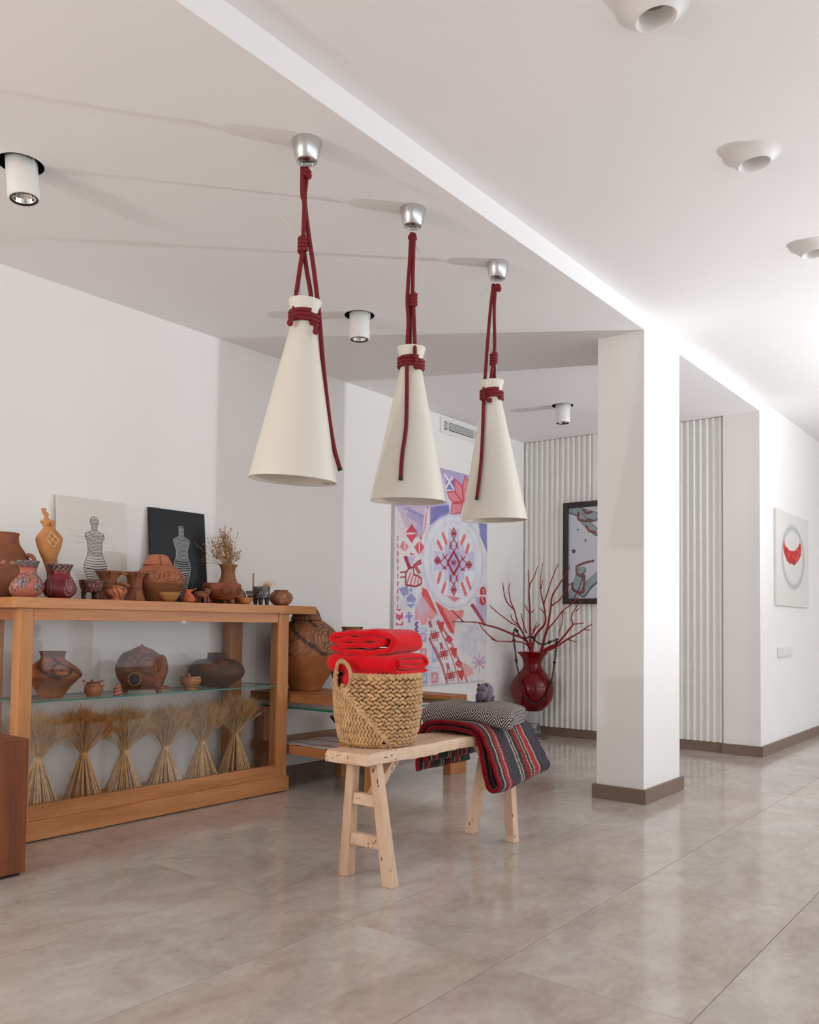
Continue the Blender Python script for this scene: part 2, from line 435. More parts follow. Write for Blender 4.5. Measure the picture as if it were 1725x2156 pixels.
# ------------------------------------------------------------------ the room
XL, XP, YB = -4.302, -2.045, 7.425        # left wall, step / right wall plane, back wall
H1, H2 = 2.868, 2.975                    # dropped and main ceilings
YMIN, YMAX, XMAX = -3.2, 12.0, 3.4
TX, TY, X0T, Y0T = 0.6145, 1.166, -2.055, 2.325

fb = MB().box(XL, XMAX, YMIN, YMAX, -0.08, -0.004)
floor = struct('floor', fb, M_grout, label='polished beige stone tile floor')
tm = MB(); tm.box(-TX / 2 + 0.0012, TX / 2 - 0.0012, -TY / 2 + 0.0012, TY / 2 - 0.0012, -0.006, 0.0)
tile_me = tm.mesh('tile', M_tile)
ti = int(math.floor((XL - X0T) / TX)); tj = int(math.floor((YMIN - Y0T) / TY))
for i in range(ti, int((XMAX - X0T) / TX) + 1):
    for j in range(tj, int((YMAX - Y0T) / TY) + 1):
        xa, xb = X0T + i * TX, X0T + (i + 1) * TX; ya, yb = Y0T + j * TY, Y0T + (j + 1) * TY
        cxa, cxb, cya, cyb = max(xa, XL), min(xb, XMAX), max(ya, YMIN), min(yb, YMAX)
        if cxb - cxa < 0.02 or cyb - cya < 0.02: continue
        if (cxa + cxb) / 2 < XP and cya > YB + 0.1: continue
        if cxa == xa and cxb == xb and cya == ya and cyb == yb:
            o = bpy.data.objects.new('tile', tile_me); o.location = ((xa + xb) / 2, (ya + yb) / 2, 0)
        else:
            mm = MB().box(cxa + 0.0012 - (xa + xb) / 2, cxb - 0.0012 - (xa + xb) / 2, cya + 0.0012 - (ya + yb) / 2, cyb - 0.0012 - (ya + yb) / 2, -0.006, 0.0)
            o = bpy.data.objects.new('tile', mm.mesh('tile', M_tile)); o.location = ((xa + xb) / 2, (ya + yb) / 2, 0)
        col.objects.link(o); o.parent = floor

struct('wall_left', MB().box(XL - 0.15, XL, YMIN, YB + 0.15, 0, H1), M_wall, label='plain white side wall behind the showcase')
wall_back = struct('wall_back', MB().box(XL, -2.345, YB, YB + 0.15, 0, H1), M_wall, label='white back wall clad with upright ribbed slats')
# upright slats, each a ribbed batten with a rounded front
SP = 0.0565
def slat_mesh():
    w = 0.033; d = 0.022; sh = [(-SP / 2, 0.0), (-SP / 2, 0.006)]
    sh += [(-w / 2, 0.006)] + [(-w / 2 + w * t, 0.006 + d * math.sqrt(max(0.0, 1 - (2 * t - 1) ** 4))) for t in (0.0, 0.08, 0.2, 0.35, 0.5, 0.65, 0.8, 0.92, 1.0)]
    sh += [(w / 2, 0.006), (SP / 2, 0.006), (SP / 2, 0.0)]
    mb = MB(); n = len(sh); z0, z1 = 0.085, H1 - 0.004
    mb.add([(x, -y, z) for z in (z0, z1) for x, y in sh], [(k, (k + 1) % n, n + (k + 1) % n, n + k) for k in range(n)] + [tuple(range(n - 1, -1, -1)), tuple(range(n, 2 * n))])
    return mb.mesh('slat', M_slat)
slat_me = slat_mesh()
def slats(xa, count):
    for k in range(count):
        o = bpy.data.objects.new('slat', slat_me); col.objects.link(o); o.parent = wall_back
        o.location = (xa + SP * (k + 0.5), YB - 0.001, 0)
slats(XL + 0.004, 13)
slats(-2.349 - SP * 14, 14)
part('flat_panel', MB().box(XL + 0.004 + SP * 13 + 0.004, -2.349 - SP * 14 - 0.004, YB - 0.024, YB, 0.085, H1 - 0.002), M_slat, wall_back, bevel=0.002)

# pier and wall to the right of the slats
YP = 7.385
struct('wall_right', MB().box(-2.345, XP, YP, YB, 0, H1).box(-2.345, XP, YB, YMAX, 0, H2 + 0.1).box(-2.3449, XP, YP, YB, H1, H2 + 0.1), M_wall, label='white wall at the right with the necklace picture')
struct('wall_end', MB().box(XP, XMAX, YMAX, YMAX + 0.15, 0, H2), M_wall)
struct('wall_front', MB().box(XL, XMAX, YMIN - 0.15, YMIN, 0, H2), M_wall)
struct('wall_column', MB().box(XP - 0.305, XP, 4.955, 5.545, 0, H1), M_wall, label='square white column carrying the ceiling step')
# ceilings
def holed(mb, mats, holes, name):
    me = mb.mesh(name, mats); o = bpy.data.objects.new(name, me); col.objects.link(o)
    cut = MB()
    for (x, y, r, z0, z1) in holes: cut.lathe([(r, z0), (r, z1)], (x, y, 0), n=40)
    cm = cut.mesh('cut', mats); co = bpy.data.objects.new('cut', cm); col.objects.link(co)
    mod = o.modifiers.new('b', 'BOOLEAN'); mod.object = co; mod.operation = 'DIFFERENCE'; mod.solver = 'EXACT'
    dg = bpy.context.evaluated_depsgraph_get()
    nm = bpy.data.meshes.new_from_object(o.evaluated_get(dg)); o.modifiers.clear(); o.data = nm; nm.name = name
    bpy.data.objects.remove(co)
    return tag(o, kind='structure')
SPOTS = [(-3.29, 1.689), (-3.298, 3.751), (-3.302, 6.302)]
RINGS = [(-1.004, 1.45), (-1.004, 2.49), (-1.004, 3.53), (-1.004, 4.57)]
o = holed(MB().box(XL, XP, YMIN, YP, H1, H2 + 0.1).box(XL, -2.345, YP, YB, H1, H2 + 0.1), M_ceil, [(x, y, 0.088, H1 - 0.05, H1 + 0.06) for x, y in SPOTS], 'ceiling_dropped')
o['label'] = 'lower white ceiling over the display side'
o = holed(MB().box(XP, XMAX, YMIN, YMAX, H2, H2 + 0.1), M_ceil, [(x, y, 0.060, H2 - 0.05, H2 + 0.05) for x, y in RINGS], 'ceiling_main')
o['label'] = 'higher white ceiling with round plaster lights'
# shop front beyond the right edge: posts and glass, daylight comes in here
wr = struct('wall_shopfront', MB().box(XMAX, XMAX + 0.15, YMIN, YMAX, 0, 0.35).box(XMAX, XMAX + 0.15, YMIN, YMAX, 2.6, H2), M_wall)
for k in range(7):
    y = YMIN + k * (YMAX - YMIN) / 6
    part('post', MB().box(XMAX, XMAX + 0.15, y - 0.15, y + 0.15, 0.35, 2.6), M_wall, wr)
# baseboards
BH, BT = 0.085, 0.022
def bboard(name, mb): struct(name, mb, M_base, bevel=0.0015)
b = MB(); x0, x1, y0, y1 = XP - 0.305 - BT, XP + BT, 4.955 - BT, 5.545 + BT
b.box(x0, x1, y0, 4.955, 0, BH); b.box(XP, x1, 4.955, 5.545, 0, BH); b.box(x0, x1, 5.545, y1, 0, BH); b.box(x0, XP - 0.305, 4.955, 5.545, 0, BH)
bboard('baseboard_column', b)
bboard('baseboard_right', MB().box(XP, XP + BT, YP - BT, YMAX, 0, BH).box(-2.345 - BT * 0.5, XP, YP - BT, YP, 0, BH))
bboard('baseboard_back', MB().box(XL, -2.345, YB - 0.016, YB, 0, BH))
bboard('baseboard_left', MB().box(XL, XL + 0.014, YMIN, YB - 0.016, 0, 0.07))
# ------------------------------------------------------------------ showcase
XS, YS0, YS1 = -3.93, 2.085, 3.838
ZT, ZTB = 1.163, 1.112
sc = thing('display_showcase', (-4.1, 2.96, 0), 'long oak showcase with glass front, glass shelf and pots on top', 'showcase')
part('top_board', MB().box(XL + 0.004, XS + 0.025, 2.04, 4.06, ZTB, ZT), M_wood, sc, bevel=0.002)
part('rail', MB().box(XS - 0.03, XS, 2.15, 3.745, 1.055, ZTB), M_wood, sc, bevel=0.001)
part('rail', MB().box(XL + 0.03, XS - 0.07, YS0 + 0.005, YS0 + 0.04, 1.055, ZTB), M_woodX, sc, bevel=0.001)
part('rail', MB().box(XL + 0.03, XS - 0.07, YS1 - 0.04, YS1 - 0.005, 1.055, ZTB), M_woodX, sc, bevel=0.001)
for (x0, x1, y0, y1) in ((XS - 0.072, XS, YS0, 2.15), (XS - 0.072, XS, 3.752, YS1), (XL + 0.03, XL + 0.095, YS0, 2.15), (XL + 0.03, XL + 0.095, 3.6, 3.70)):
    part('post', MB().box(x0, x1, y0, y1, 0.095, ZTB - 0.0005), M_woodZ, sc, bevel=0.0015)
part('lower_rail', MB().box(XS - 0.03, XS - 0.0005, 2.15, 3.752, 0.097, 0.172), M_wood, sc, bevel=0.001)
part('base', MB().box(XL + 0.02, XS + 0.008, YS0 - 0.015, YS1 + 0.015, 0.006, 0.0965), M_wood, sc, bevel=0.002)
part('deck', MB().box(XL + 0.03, XS - 0.03, YS0 + 0.01, YS1 - 0.01, 0.0965, 0.125), M_wood, sc)
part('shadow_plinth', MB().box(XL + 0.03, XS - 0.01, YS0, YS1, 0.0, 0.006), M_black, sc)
part('front_pane', MB().box(XS - 0.020, XS - 0.014, 2.15, 3.752, 0.172, 1.055), M_glass, sc, label='clear glass front pane')
part('side_pane', MB().box(XL + 0.095, XS - 0.072, YS0 + 0.018, YS0 + 0.024, 0.125, 1.055), M_glass, sc)
part('side_pane', MB().box(XL + 0.095, XS - 0.072, YS1 - 0.024, YS1 - 0.018, 0.125, 1.055), M_glass, sc)
gs = MB(); gs.box(XL + 0.03, XS - 0.024, 2.112, 3.812, 0.656, 0.664, 0)
gs.mi = [0, 0, 1, 1, 1, 1]
part('glass_shelf', gs, [M_glass, M_gedge], sc, label='glass shelf with teal polished edge')

# plinth at the left edge
pb = thing('wooden_plinth', (-3.72, 1.6, 0), 'low dark reddish wooden block in front of the showcase end', 'plinth')
part('body', MB().box(-3.95, -3.455, 1.3, 1.885, 0.012, 0.562), M_plinth, pb, bevel=0.003)
part('foot', MB().box(-3.93, -3.475, 1.32, 1.87, 0, 0.012), M_black, pb)

# ------------------------------------------------------------------ low display table behind
tb = thing('display_table', (-3.9, 4.4, 0), 'low oak display table with glass plate and lower shelf behind the bench', 'table')
part('top_board', MB().box(XL + 0.004, -3.40, 3.862, 4.34, 0.553, 0.607), M_woodX, tb, bevel=0.002)
part('top_board', MB().box(XL + 0.004, -3.475, 4.99, 5.19, 0.492, 0.553), M_woodX, tb, bevel=0.002)
part('side_panel', MB().box(-3.54, -3.475, 4.99, 5.19, 0, 0.4915), M_woodZ, tb, bevel=0.002)
part('side_panel', MB().box(XL + 0.02, XL + 0.085, 4.99, 5.19, 0, 0.4915), M_woodZ, tb, bevel=0.002)
part('leg', MB().box(-3.535, -3.47, 4.13, 4.20, 0, 0.225), M_woodZ, tb, bevel=0.002)
part('leg', MB().box(-3.55, -3.47, 3.90, 3.96, 0.285, 0.5115), M_woodZ, tb, bevel=0.002)
part('leg', MB().box(XL + 0.02, XL + 0.10, 3.89, 3.96, 0, 0.5115), M_woodZ, tb, bevel=0.002)
part('leg', MB().box(-4.06, -4.0, 4.43, 4.48, 0, 0.225), M_woodZ, tb, bevel=0.002)
gp = MB(); gp.box(XL + 0.02, -3.405, 3.867, 4.985, 0.512, 0.524); gp.mi = [0, 0, 1, 1, 1, 1]
part('glass_plate', gp, [M_glass, M_gedge2], tb, label='thick glass plate with green edge')
part('lower_shelf', MB().box(XL + 0.016, -3.41, 3.865, 4.98, 0.225, 0.284), M_woodX, tb, bevel=0.002)

# embroidered cloth on the lower shelf
R = Ras(150, 70, (222, 214, 210)); R.asp = 0.4
rr = random.Random(3)
for row, (v, c) in enumerate(((0.2, (150, 36, 58)), (0.42, (120, 80, 100)), (0.62, (160, 40, 60)), (0.84, (150, 36, 58)))):
    for k in range(26):
        u = 0.08 + 0.034 * k
        if row % 2: R.line([(u, v), (u + 0.02, v + 0.02)], 0.004, c, 0.8)
        else:
            R.line([(u, v + 0.06 * rr.random()), (u + 0.016, v - 0.06), (u + 0.03, v + 0.05)], 0.005, c, 0.9)
cl = MB(); R.grid(cl, (-4.02, 3.866, 0.2885), (0.66, 0.02, 0.0), (0.0, 0.44, 0.0))
cl2 = MB(); cl2.v = cl.v; cl2.f = cl.f; cl2.mi = cl.mi; cl2.c = cl.c
cl2.v = [(x, y + 0.006 * math.sin(40 * x), z + 0.002 * math.sin(30 * y + 20 * x) ) for x, y, z in cl.v]
ocl = single('embroidered_cloth', cl2, M_paint, (-3.67, 3.94, 0.285), 'white cloth with dark red embroidery on the low shelf behind the bench', 'cloth', smooth=True)
sm = ocl.modifiers.new('thick', 'SOLIDIFY'); sm.thickness = 0.002; sm.offset = -1

# ------------------------------------------------------------------ ceiling lamps
for i, (x, y) in enumerate(SPOTS):
    lab = ['large white cylinder spotlight in a black ceiling hole at the left edge', 'white cylinder spotlight in a black ceiling hole between two pendants', 'small far white cylinder spotlight above the ribbed wall'][i]
    t = thing('ceiling_spotlight', (x, y, H1), lab, 'spotlight', 'cylinder spotlights in the lower ceiling')
    part('recess', MB().lathe([(0.0875, -0.001), (0.0865, 0.058), (0.0, 0.058)], (x, y, H1), n=40, cap0=False, cap1=False), M_black, t, smooth=False)
    tx, ty = (0.03, 0.0) if i == 0 else (0.0, 0.0)
    ax = Vector((0.10 if i == 0 else 0.01, 0.05 if i == 0 else 0.0, -1)).normalized()
    c0 = np.array([x, y, H1 + 0.035])
    hs = MB().lathe([(0.054, 0.0), (0.060, 0.004), (0.060, 0.176), (0.057, 0.180), (0.052, 0.180), (0.050, 0.172)], c0, n=40, axis=ax, cap1=False)
    hb = part('housing', hs, M_white, t, smooth=False)
    for p in hb.data.polygons: p.use_smooth = len(p.vertices) == 4
    part('trim_ring', MB().lathe([(0.052, 0.178), (0.052, 0.1805), (0.047, 0.1805), (0.045, 0.166)], c0, n=40, axis=ax, cap0=False, cap1=False), M_black, hb, smooth=True)
    rf = MB().lathe([(0.046, 0.174), (0.038, 0.158), (0.024, 0.146), (0.010, 0.141), (0.0, 0.14)], c0, n=24, axis=ax, cap0=False, cap1=False)
    part('reflector', rf, M_chrome, hb)
    part('bracket', MB().tube([c0 + np.array([0.058, 0.02, 0.01]), c0 + np.array([0.06, 0.02, -0.06])], 0.006, 6), M_white, t)

for i, (x, y) in enumerate(RINGS[1:]):
    lab = ['white plaster ring light cut by the top edge of the picture', 'white plaster ring light alone in the middle of the higher ceiling', 'white plaster ring light at the right edge of the picture'][i]
    t = thing('plaster_ceiling_light', (x, y, H2), lab, 'ceiling light', 'plaster ring lights in the higher ceiling')
    # a trumpet of plaster hanging from the ceiling, its mouth leaning a little to the window side
    rings = [(0.113, 0.0005, 0.0), (0.108, -0.0015, 0.0), (0.098, -0.006, 0.15), (0.087, -0.014, 0.4), (0.077, -0.024, 0.7), (0.069, -0.034, 0.9), (0.0645, -0.040, 1.0), (0.0615, -0.041, 1.0), (0.0585, -0.038, 1.0), (0.053, -0.015, 0.8), (0.048, 0.012, 0.5), (0.045, 0.022, 0.4)]
    ax = Vector((0.10, 0.06, -1)).normalized(); n = 48; vs = []
    for r, h, k in rings:
        A = np.array([ax[0] * k, ax[1] * k, -1.0]); A /= np.linalg.norm(A)
        U = np.array([1.0, 0, 0]) - A * A[0]; U /= np.linalg.norm(U); V = np.cross(A, U)
        c = np.array([x + 0.010 * k, y + 0.006 * k, H2 + h])
        for q in range(n):
            a = 2 * math.pi * q / n; vs.append(c + r * (math.cos(a) * U + math.sin(a) * V))
    mb = MB(); m_ = len(rings)
    mb.add(vs, [(a * n + k, a * n + (k + 1) % n, (a + 1) * n + (k + 1) % n, (a + 1) * n + k) for a in range(m_ - 1) for k in range(n)])
    pr_ = part('plaster_ring', mb, M_plaster, t, smooth=True)
    part('lamp_disc', MB().lathe([(0.0445, 0.0), (0.0445, 0.004)], np.array([x + 0.004, y + 0.003, H2 + 0.022]), n=28), plain('lamp_disc%d' % i, (150, 132, 122), 0.4), pr_)

# ------------------------------------------------------------------ pendant lamps
PEND = [
 dict(y=2.255, can=(644, 290, 327), label='nearest white cone pendant lamp on red ropes, largest in view',
      top=(643, 634), bot=(617, 1012),
      ropes=[([(637, 352), (637, 410), (641, 430), (639, 500)], -1), ([(646, 352), (645, 380), (642, 425), (651, 500), (660, 560), (668, 624), (672, 660), (680, 760), (692, 870), (703, 940), (716, 988)], 0.5),
             ([(637, 530), (631, 570), (625, 610), (618, 662)], -1), ([(640, 530), (647, 575), (655, 625), (652, 660)], 1)],
      knot=(638, 514), wire=[(634, 332), (603, 372), (580, 415), (588, 453), (618, 480), (634, 500)], wire2=[(633, 528), (632, 590), (632, 628)], tail=[(615, 668), (611, 680)], tail2=[(664, 680), (665, 698)]),
 dict(y=2.91, can=(871.5, 437, 468), label='middle white cone pendant lamp with rope hanging down its front',
      top=(866.5, 733), bot=(859.5, 1056),
      ropes=[([(866, 496), (863, 550), (858, 629), (860, 675), (858, 721), (857, 770), (857, 837), (855, 900), (847, 960), (844, 1008)], -1), ([(872, 496), (870, 559), (869, 618)], -0.6),
             ([(867, 646), (864, 690), (863, 726)], 0.6), ([(871, 646), (873, 700), (874, 740), (875, 764)], -1)],
      knot=(870, 632), wire=[(864, 467), (865, 495), (882, 530), (890, 565), (884, 600), (873, 618)], wire2=[(868, 646), (868, 700), (868, 728)], tail=[(873, 765), (877, 772), (882, 774)], tail2=None),
 dict(y=3.61, can=(1046, 551, 583), label='farthest white cone pendant lamp in front of the big painting',
      top=(1035, 803), bot=(1041, 1096),
      ropes=[([(1039, 598), (1033, 652), (1027, 721), (1022, 791), (1019, 830), (1018, 860), (1016, 920), (1012, 985), (1004, 1050)], -1), ([(1044, 600), (1041, 652), (1042, 721), (1041, 742)], -0.5),
             ([(1038, 768), (1034, 800), (1033, 830)], -1), ([(1041, 768), (1041, 800)], 0.6)],
      knot=(1040, 755), wire=[(1034, 590), (1011, 640), (1003, 668), (1018, 705), (1038, 744)], wire2=[(1044, 766), (1046, 785), (1046, 800)], tail=[(1014, 835), (1022, 838), (1032, 843), (1026, 844)], tail2=None),
]
XPEND = -2.258
VIEW = CM[2]
for P in PEND:
    cz = np.array([XPEND, P['y'], H1]); dp = depth(cz); s = dp / F
    t = thing('pendant_lamp', cz, P['label'], 'pendant lamp', 'cone pendant lamps on red ropes')
    # canopy: frustum of brushed metal
    cn = part('canopy', MB().lathe([(0.057, 0.0), (0.0575, -0.004), (0.041, -0.074), (0.038, -0.077), (0.0, -0.077)], cz, n=40, cap1=False), M_alu, t, smooth=False)
    for p in cn.data.polygons: p.use_smooth = len(p.vertices) == 4
    zb = H1 - 0.077
    hk = MB()
    hp = [cz + np.array([-0.014, -0.010, -0.076]), cz + np.array([-0.017, -0.012, -0.095]), cz + np.array([-0.008, -0.006, -0.112]), cz + np.array([0.010, 0.008, -0.112]), cz + np.array([0.019, 0.014, -0.095]), cz + np.array([0.016, 0.012, -0.076])]
    hk.tube(spline(hp, 5), 0.0016, 6)
    part('hook', hk, M_chrome, cn, smooth=True)
    part('slot', MB().tube([cz + np.array([-0.02, -0.014, -0.0772]), cz + np.array([0.022, 0.016, -0.0772])], 0.002, 5), M_black, cn)
    # shade, hung on its own slightly leaning axis
    pt = atd(*P['top'], dp); pb_ = atd(*P['bot'], dp); ax = pb_ - pt; hgt = np.linalg.norm(ax); ax = ax / hgt
    prof = [(0.063, 0.0), (0.0635, 0.003), (0.0445, 0.068), (0.0465, 0.085)]
    prof += [(0.0465 + (0.166 - 0.0465) * k / 10, 0.085 + (hgt - 0.085) * k / 10) for k in range(1, 11)]
    prof.insert(-1, (0.1655, hgt - 0.004)); inner = [(r - 0.004, h) for r, h in reversed(prof)]; inner[0] = (inner[0][0] + 0.001, hgt - 0.0003)
    part('shade', MB().lathe(prof + inner, pt, n=64, axis=ax, cap0=False, cap1=False), M_shade, t, smooth=False)
    sh = t.children[-1]
    for p in sh.data.polygons: p.use_smooth = True
    if P is PEND[0]:        # small printed marks inside the near shade's mouth
        for k_, (px, py) in enumerate(((682, 1018), (687, 1018.5), (692, 1019), (700, 1017), (705, 1018))):
            hit = None
            for dd in np.arange(dp + 0.19, dp - 0.02, -0.001):
                q_ = atd(px, py, dd); h = (q_ - pt) @ ax; rl_ = np.linalg.norm(q_ - pt - ax * h)
                if h < hgt and rl_ < 0.0465 + (0.166 - 0.0465) * (h - 0.085) / (hgt - 0.085) - 0.0052: hit = q_; break
            if hit is not None: part('printed_mark', MB().tube([hit - CAMR * 0.003, hit + CAMR * 0.003], 0.0012, 4), M_black, sh)
    # rope strands
    rr_ = 0.0085
    rope = MB()
    for path, side in P['ropes']:
        pts = []
        for (px, py) in path:
            q0 = atd(px, py, dp)
            # keep the strand clear of the shade's surface
            h = (q0 - pt) @ ax; lat = q0 - pt - ax * h; rl = lat @ CAMR
            Rr = 0.0635 - 0.28 * h if 0 <= h < 0.068 else (0.0445 + (0.1215) * max(0, h - 0.068) / (hgt - 0.068) if h >= 0.068 else 0)
            dd = 0.0
            if Rr > 0 and abs(rl) < Rr + rr_ and abs(side) >= 1:
                dd = math.copysign(math.sqrt(max((Rr + rr_ + 0.003) ** 2 - rl * rl, 1e-6)), side)
                if side > 0: dd = min(dd, 0.02)
            elif h < 0.0: dd = 0.008 * side
            pts.append(atd(px, py, dp + dd))
        rope.tube(spline(pts, 6), rr_, 8)
    part('rope', rope, M_rope, t, smooth=True, label='dark red rope strands')
    # knots: stacked turns of rope
    kn = MB()
    def turns(centre, axis, R_, count, pitch, wob=0.0):
        centre = np.array(centre); A = np.array(axis, float); A /= np.linalg.norm(A)
        U = np.cross(A, [0.3, 0.9, 0.1]); U /= np.linalg.norm(U); V = np.cross(A, U); pts = []
        nn = 22 * count
        for k in range(nn + 1):
            a = 2 * math.pi * k / 22
            pts.append(centre + A * (pitch * (k / 22 - count / 2)) + (R_ + wob * math.sin(3 * a)) * (math.cos(a) * U + math.sin(a) * V))
        return pts
    kc = atd(*P['knot'], dp)
    kn.tube(turns(kc, (0, 0, 1), 0.0125, 4, 0.0145), rr_, 8)
    part('knot', kn, M_rope, t, smooth=True)
    k2 = MB(); cc0 = cz + np.array([0.0, 0.0, -0.118])
    k2.tube(turns(cc0, (0.4, 0.3, 1), 0.008, 2, 0.012), rr_, 8); k2.ball(cc0 + np.array([0.006, 0.004, -0.012]), 0.0135, 10, 8)
    part('knot', k2, M_rope, t, smooth=True)
    w = MB(); w.tube(turns(pt + ax * 0.0695, ax + np.array([0, 0, 0.0]), 0.0535, 3, 0.0155), rr_, 8)
    part('rope_wrap', w, M_rope, t, smooth=True)
    for tp in (P['tail'], P['tail2']):
        if tp:
            tl = MB().tube(spline([atd(px, py, dp - 0.064) for px, py in tp], 5), rr_, 8)
            tl.ball(atd(*tp[len(tp) // 2], dp - 0.062), 0.012, 10, 8)
            part('rope_tail', tl, M_rope, t, smooth=True)
    e = [p for p, sd in P['ropes'] if len(p) > 7][0][-1]
    endp = rope.v
    lastpath = [p for p, sd in P['ropes'] if len(p) > 7][0]
    sd = [sd for p, sd in P['ropes'] if len(p) > 7][0]
    ep = None
    idx = [k for k, (p, q) in enumerate(P['ropes']) if len(p) > 7][0]
    # end point: last ring of that strand
    off_ = 0
    for k, (p, q) in enumerate(P['ropes']):
        m_ = (len(p) - 1) * 6 + 1
        if k == idx: ep = np.mean(np.array(rope.v[off_ + (m_ - 1) * 8: off_ + m_ * 8]), axis=0); ep0 = np.mean(np.array(rope.v[off_ + (m_ - 3) * 8: off_ + (m_ - 2) * 8]), axis=0)
        off_ += m_ * 8
    dv = (ep - ep0) / np.linalg.norm(ep - ep0)
    part('rope_tip', MB().tube([ep - dv * 0.006, ep + dv * 0.005], 0.0092, 8), M_tip, t)
    wr_ = MB().tube(spline([atd(px, py, dp + 0.004) for px, py in P['wire']], 6), 0.0021, 6)
    wr_.tube(spline([atd(px, py, dp - 0.0) for px, py in P['wire2']], 6), 0.0021, 6)
    part('power_cord', wr_, M_cord, t, smooth=True)

# ------------------------------------------------------------------ air vent on the left wall
v0 = atx(930, 876, XL); v1 = atx(1006, 930, XL)
vt = thing('air_vent', (XL, 6.25, 2.78), 'white slotted air vent high on the left wall', 'vent')
ya, yb_, za, zb_ = 5.965, 6.60, 2.712, 2.852
fr = MB(); x0, x1 = XL + 0.0005, XL + 0.012
fr.box(x0, x1, ya, yb_, za, za + 0.035).box(x0, x1, ya, yb_, zb_ - 0.03, zb_).box(x0, x1, ya, ya + 0.045, za + 0.035, zb_ - 0.03).box(x0, x1, yb_ - 0.045, yb_, za + 0.035, zb_ - 0.03)
fr.box(x0, x1, ya + 0.10, ya + 0.112, za + 0.035, zb_ - 0.03).box(x0, x1, yb_ - 0.112, yb_ - 0.10, za + 0.035, zb_ - 0.03)
vfr = part('frame', fr, M_white, vt)
part('duct', MB().box(XL + 0.0003, XL + 0.001, ya + 0.03, yb_ - 0.03, za + 0.02, zb_ - 0.02), M_black, vt)
for k in range(6):
    z = za + 0.035 + 0.075 * (k + 0.5) / 6 - 0.0
    part('slat', MB().box(XL + 0.003, XL + 0.011, ya + 0.045, yb_ - 0.045, z + 0.0035, z + 0.0095), M_white, vfr)
# ------------------------------------------------------------------ pots and figurines
CLAY = (172, 104, 66)
def smooth_prof(pts, per=5):
    return [(max(float(p[0]), 0.0), float(p[1])) for p in spline(pts, per)]

def pot_mesh(cx, prof_px, X=None, Y=None, dep=None, zsup=None, colfn=None, open_=True, n=72, wall=0.006, sharp=False, squash=1.0):
    """a turned vessel: prof_px lists (half width, y) in photo pixels from foot to rim; its distance comes from the shelf plane"""
    ym = 0.5 * (prof_px[0][1] + prof_px[-1][1])
    c = atx(cx, ym, X) if X is not None else (aty(cx, ym, Y) if Y is not None else atd(cx, ym, dep))
    d = depth(c); s = d / F
    pr = []
    for hw, y in prof_px: pr.append((hw * s, atd(cx, y, d)[2]))
    if zsup is not None:
        sh = zsup - pr[0][1]
        top = pr[-1][1]
        pr = [(r, z + sh * (top - z) / (top - pr[0][1] + 1e-9)) for r, z in pr]
    prof = pr if sharp else smooth_prof(pr)
    no = len(prof)
    if open_:
        rim = prof[-1]
        inn = [(max(r - wall, 0.001), z) for r, z in reversed(prof)]
        inn = [q for q in inn if q[1] > prof[0][1] + wall]
        prof = prof + [(rim[0] - wall * 0.5, rim[1] + wall * 0.25)] + inn + [(0.0, inn[-1][1])]
    mb = MB(); a0 = math.atan2(-c[1], -c[0])        # angle 0 looks at the camera
    vs, cc = [], []
    zmin, zmax = pr[0][1], pr[-1][1]
    rng = random.Random(int(cx * 7))
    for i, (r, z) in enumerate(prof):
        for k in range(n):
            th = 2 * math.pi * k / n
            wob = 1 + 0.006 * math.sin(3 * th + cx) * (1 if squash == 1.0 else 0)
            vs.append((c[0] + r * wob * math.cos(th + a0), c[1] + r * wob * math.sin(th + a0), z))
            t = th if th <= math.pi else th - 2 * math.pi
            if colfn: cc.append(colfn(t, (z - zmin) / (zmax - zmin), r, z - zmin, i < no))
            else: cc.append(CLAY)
    m = len(prof)
    fs = [(i * n + k, i * n + (k + 1) % n, (i + 1) * n + (k + 1) % n, (i + 1) * n + k) for i in range(m - 1) for k in range(n)]
    fs.append(tuple(range(n - 1, -1, -1)))
    if not open_: fs.append(tuple((m - 1) * n + k for k in range(n)))
    mb.add(vs, fs, 0, cc)
    return mb, np.array([c[0], c[1], zmin]), s, d

def mixc(a, b, t):
    t = min(max(t, 0), 1); return tuple(a[i] * (1 - t) + b[i] * t for i in range(3))
def band(x, c, w): return abs(x - c) < w
def spir(t, z, r, t0, z0, R, pitch):
    dx = (t - t0) * r; dz = z - z0; q = math.hypot(dx, dz)
    if q > R: return 0.0
    return 1.0 if (math.sin(2 * math.pi * q / pitch - math.atan2(dz, dx)) > 0.25) else 0.0
def wrapd(t, t0):
    d = t - t0
    while d > math.pi: d -= 2 * math.pi
    while d < -math.pi: d += 2 * math.pi
    return d

ZS = ZT + 0.0005     # showcase top
G_top = 'clay vessels standing on the showcase top'
def pot(name, label, cx, prof, X, zsup, colfn, group=None, open_=True, mat=None, cat='pot', **kw):
    mb, base, s, d = pot_mesh(cx, prof, X=X, zsup=zsup, colfn=colfn, open_=open_, **kw)
    t = thing(name, base, label, cat, group)
    part('body', mb, mat or M_clay, t, smooth=True)
    return t, base, s, d

# big brown jug, cut by the left edge
def c_jug(t, v, r, z, out):
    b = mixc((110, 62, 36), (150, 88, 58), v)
    if out and band(v, 0.52, 0.006) and int(t * 40) % 2: b = (190, 150, 115)
    return b
t, base, s, d = pot('clay_jug', 'big brown round jug with small handle at the left edge', 0, [(44, 1254), (62, 1235), (69, 1210), (64, 1185), (50, 1163), (38, 1145), (35, 1130), (37, 1122)], -4.12, ZS, c_jug, G_top, cat='jug')
hpath = [atd(px, py, d) for px, py in ((54, 1171), (62, 1169), (70, 1174), (72, 1184), (68, 1192))]
part('handle', MB().tube(spline(hpath, 5), 0.010, 8), plain('jug_clay', (146, 86, 56), 0.6), t, smooth=True)

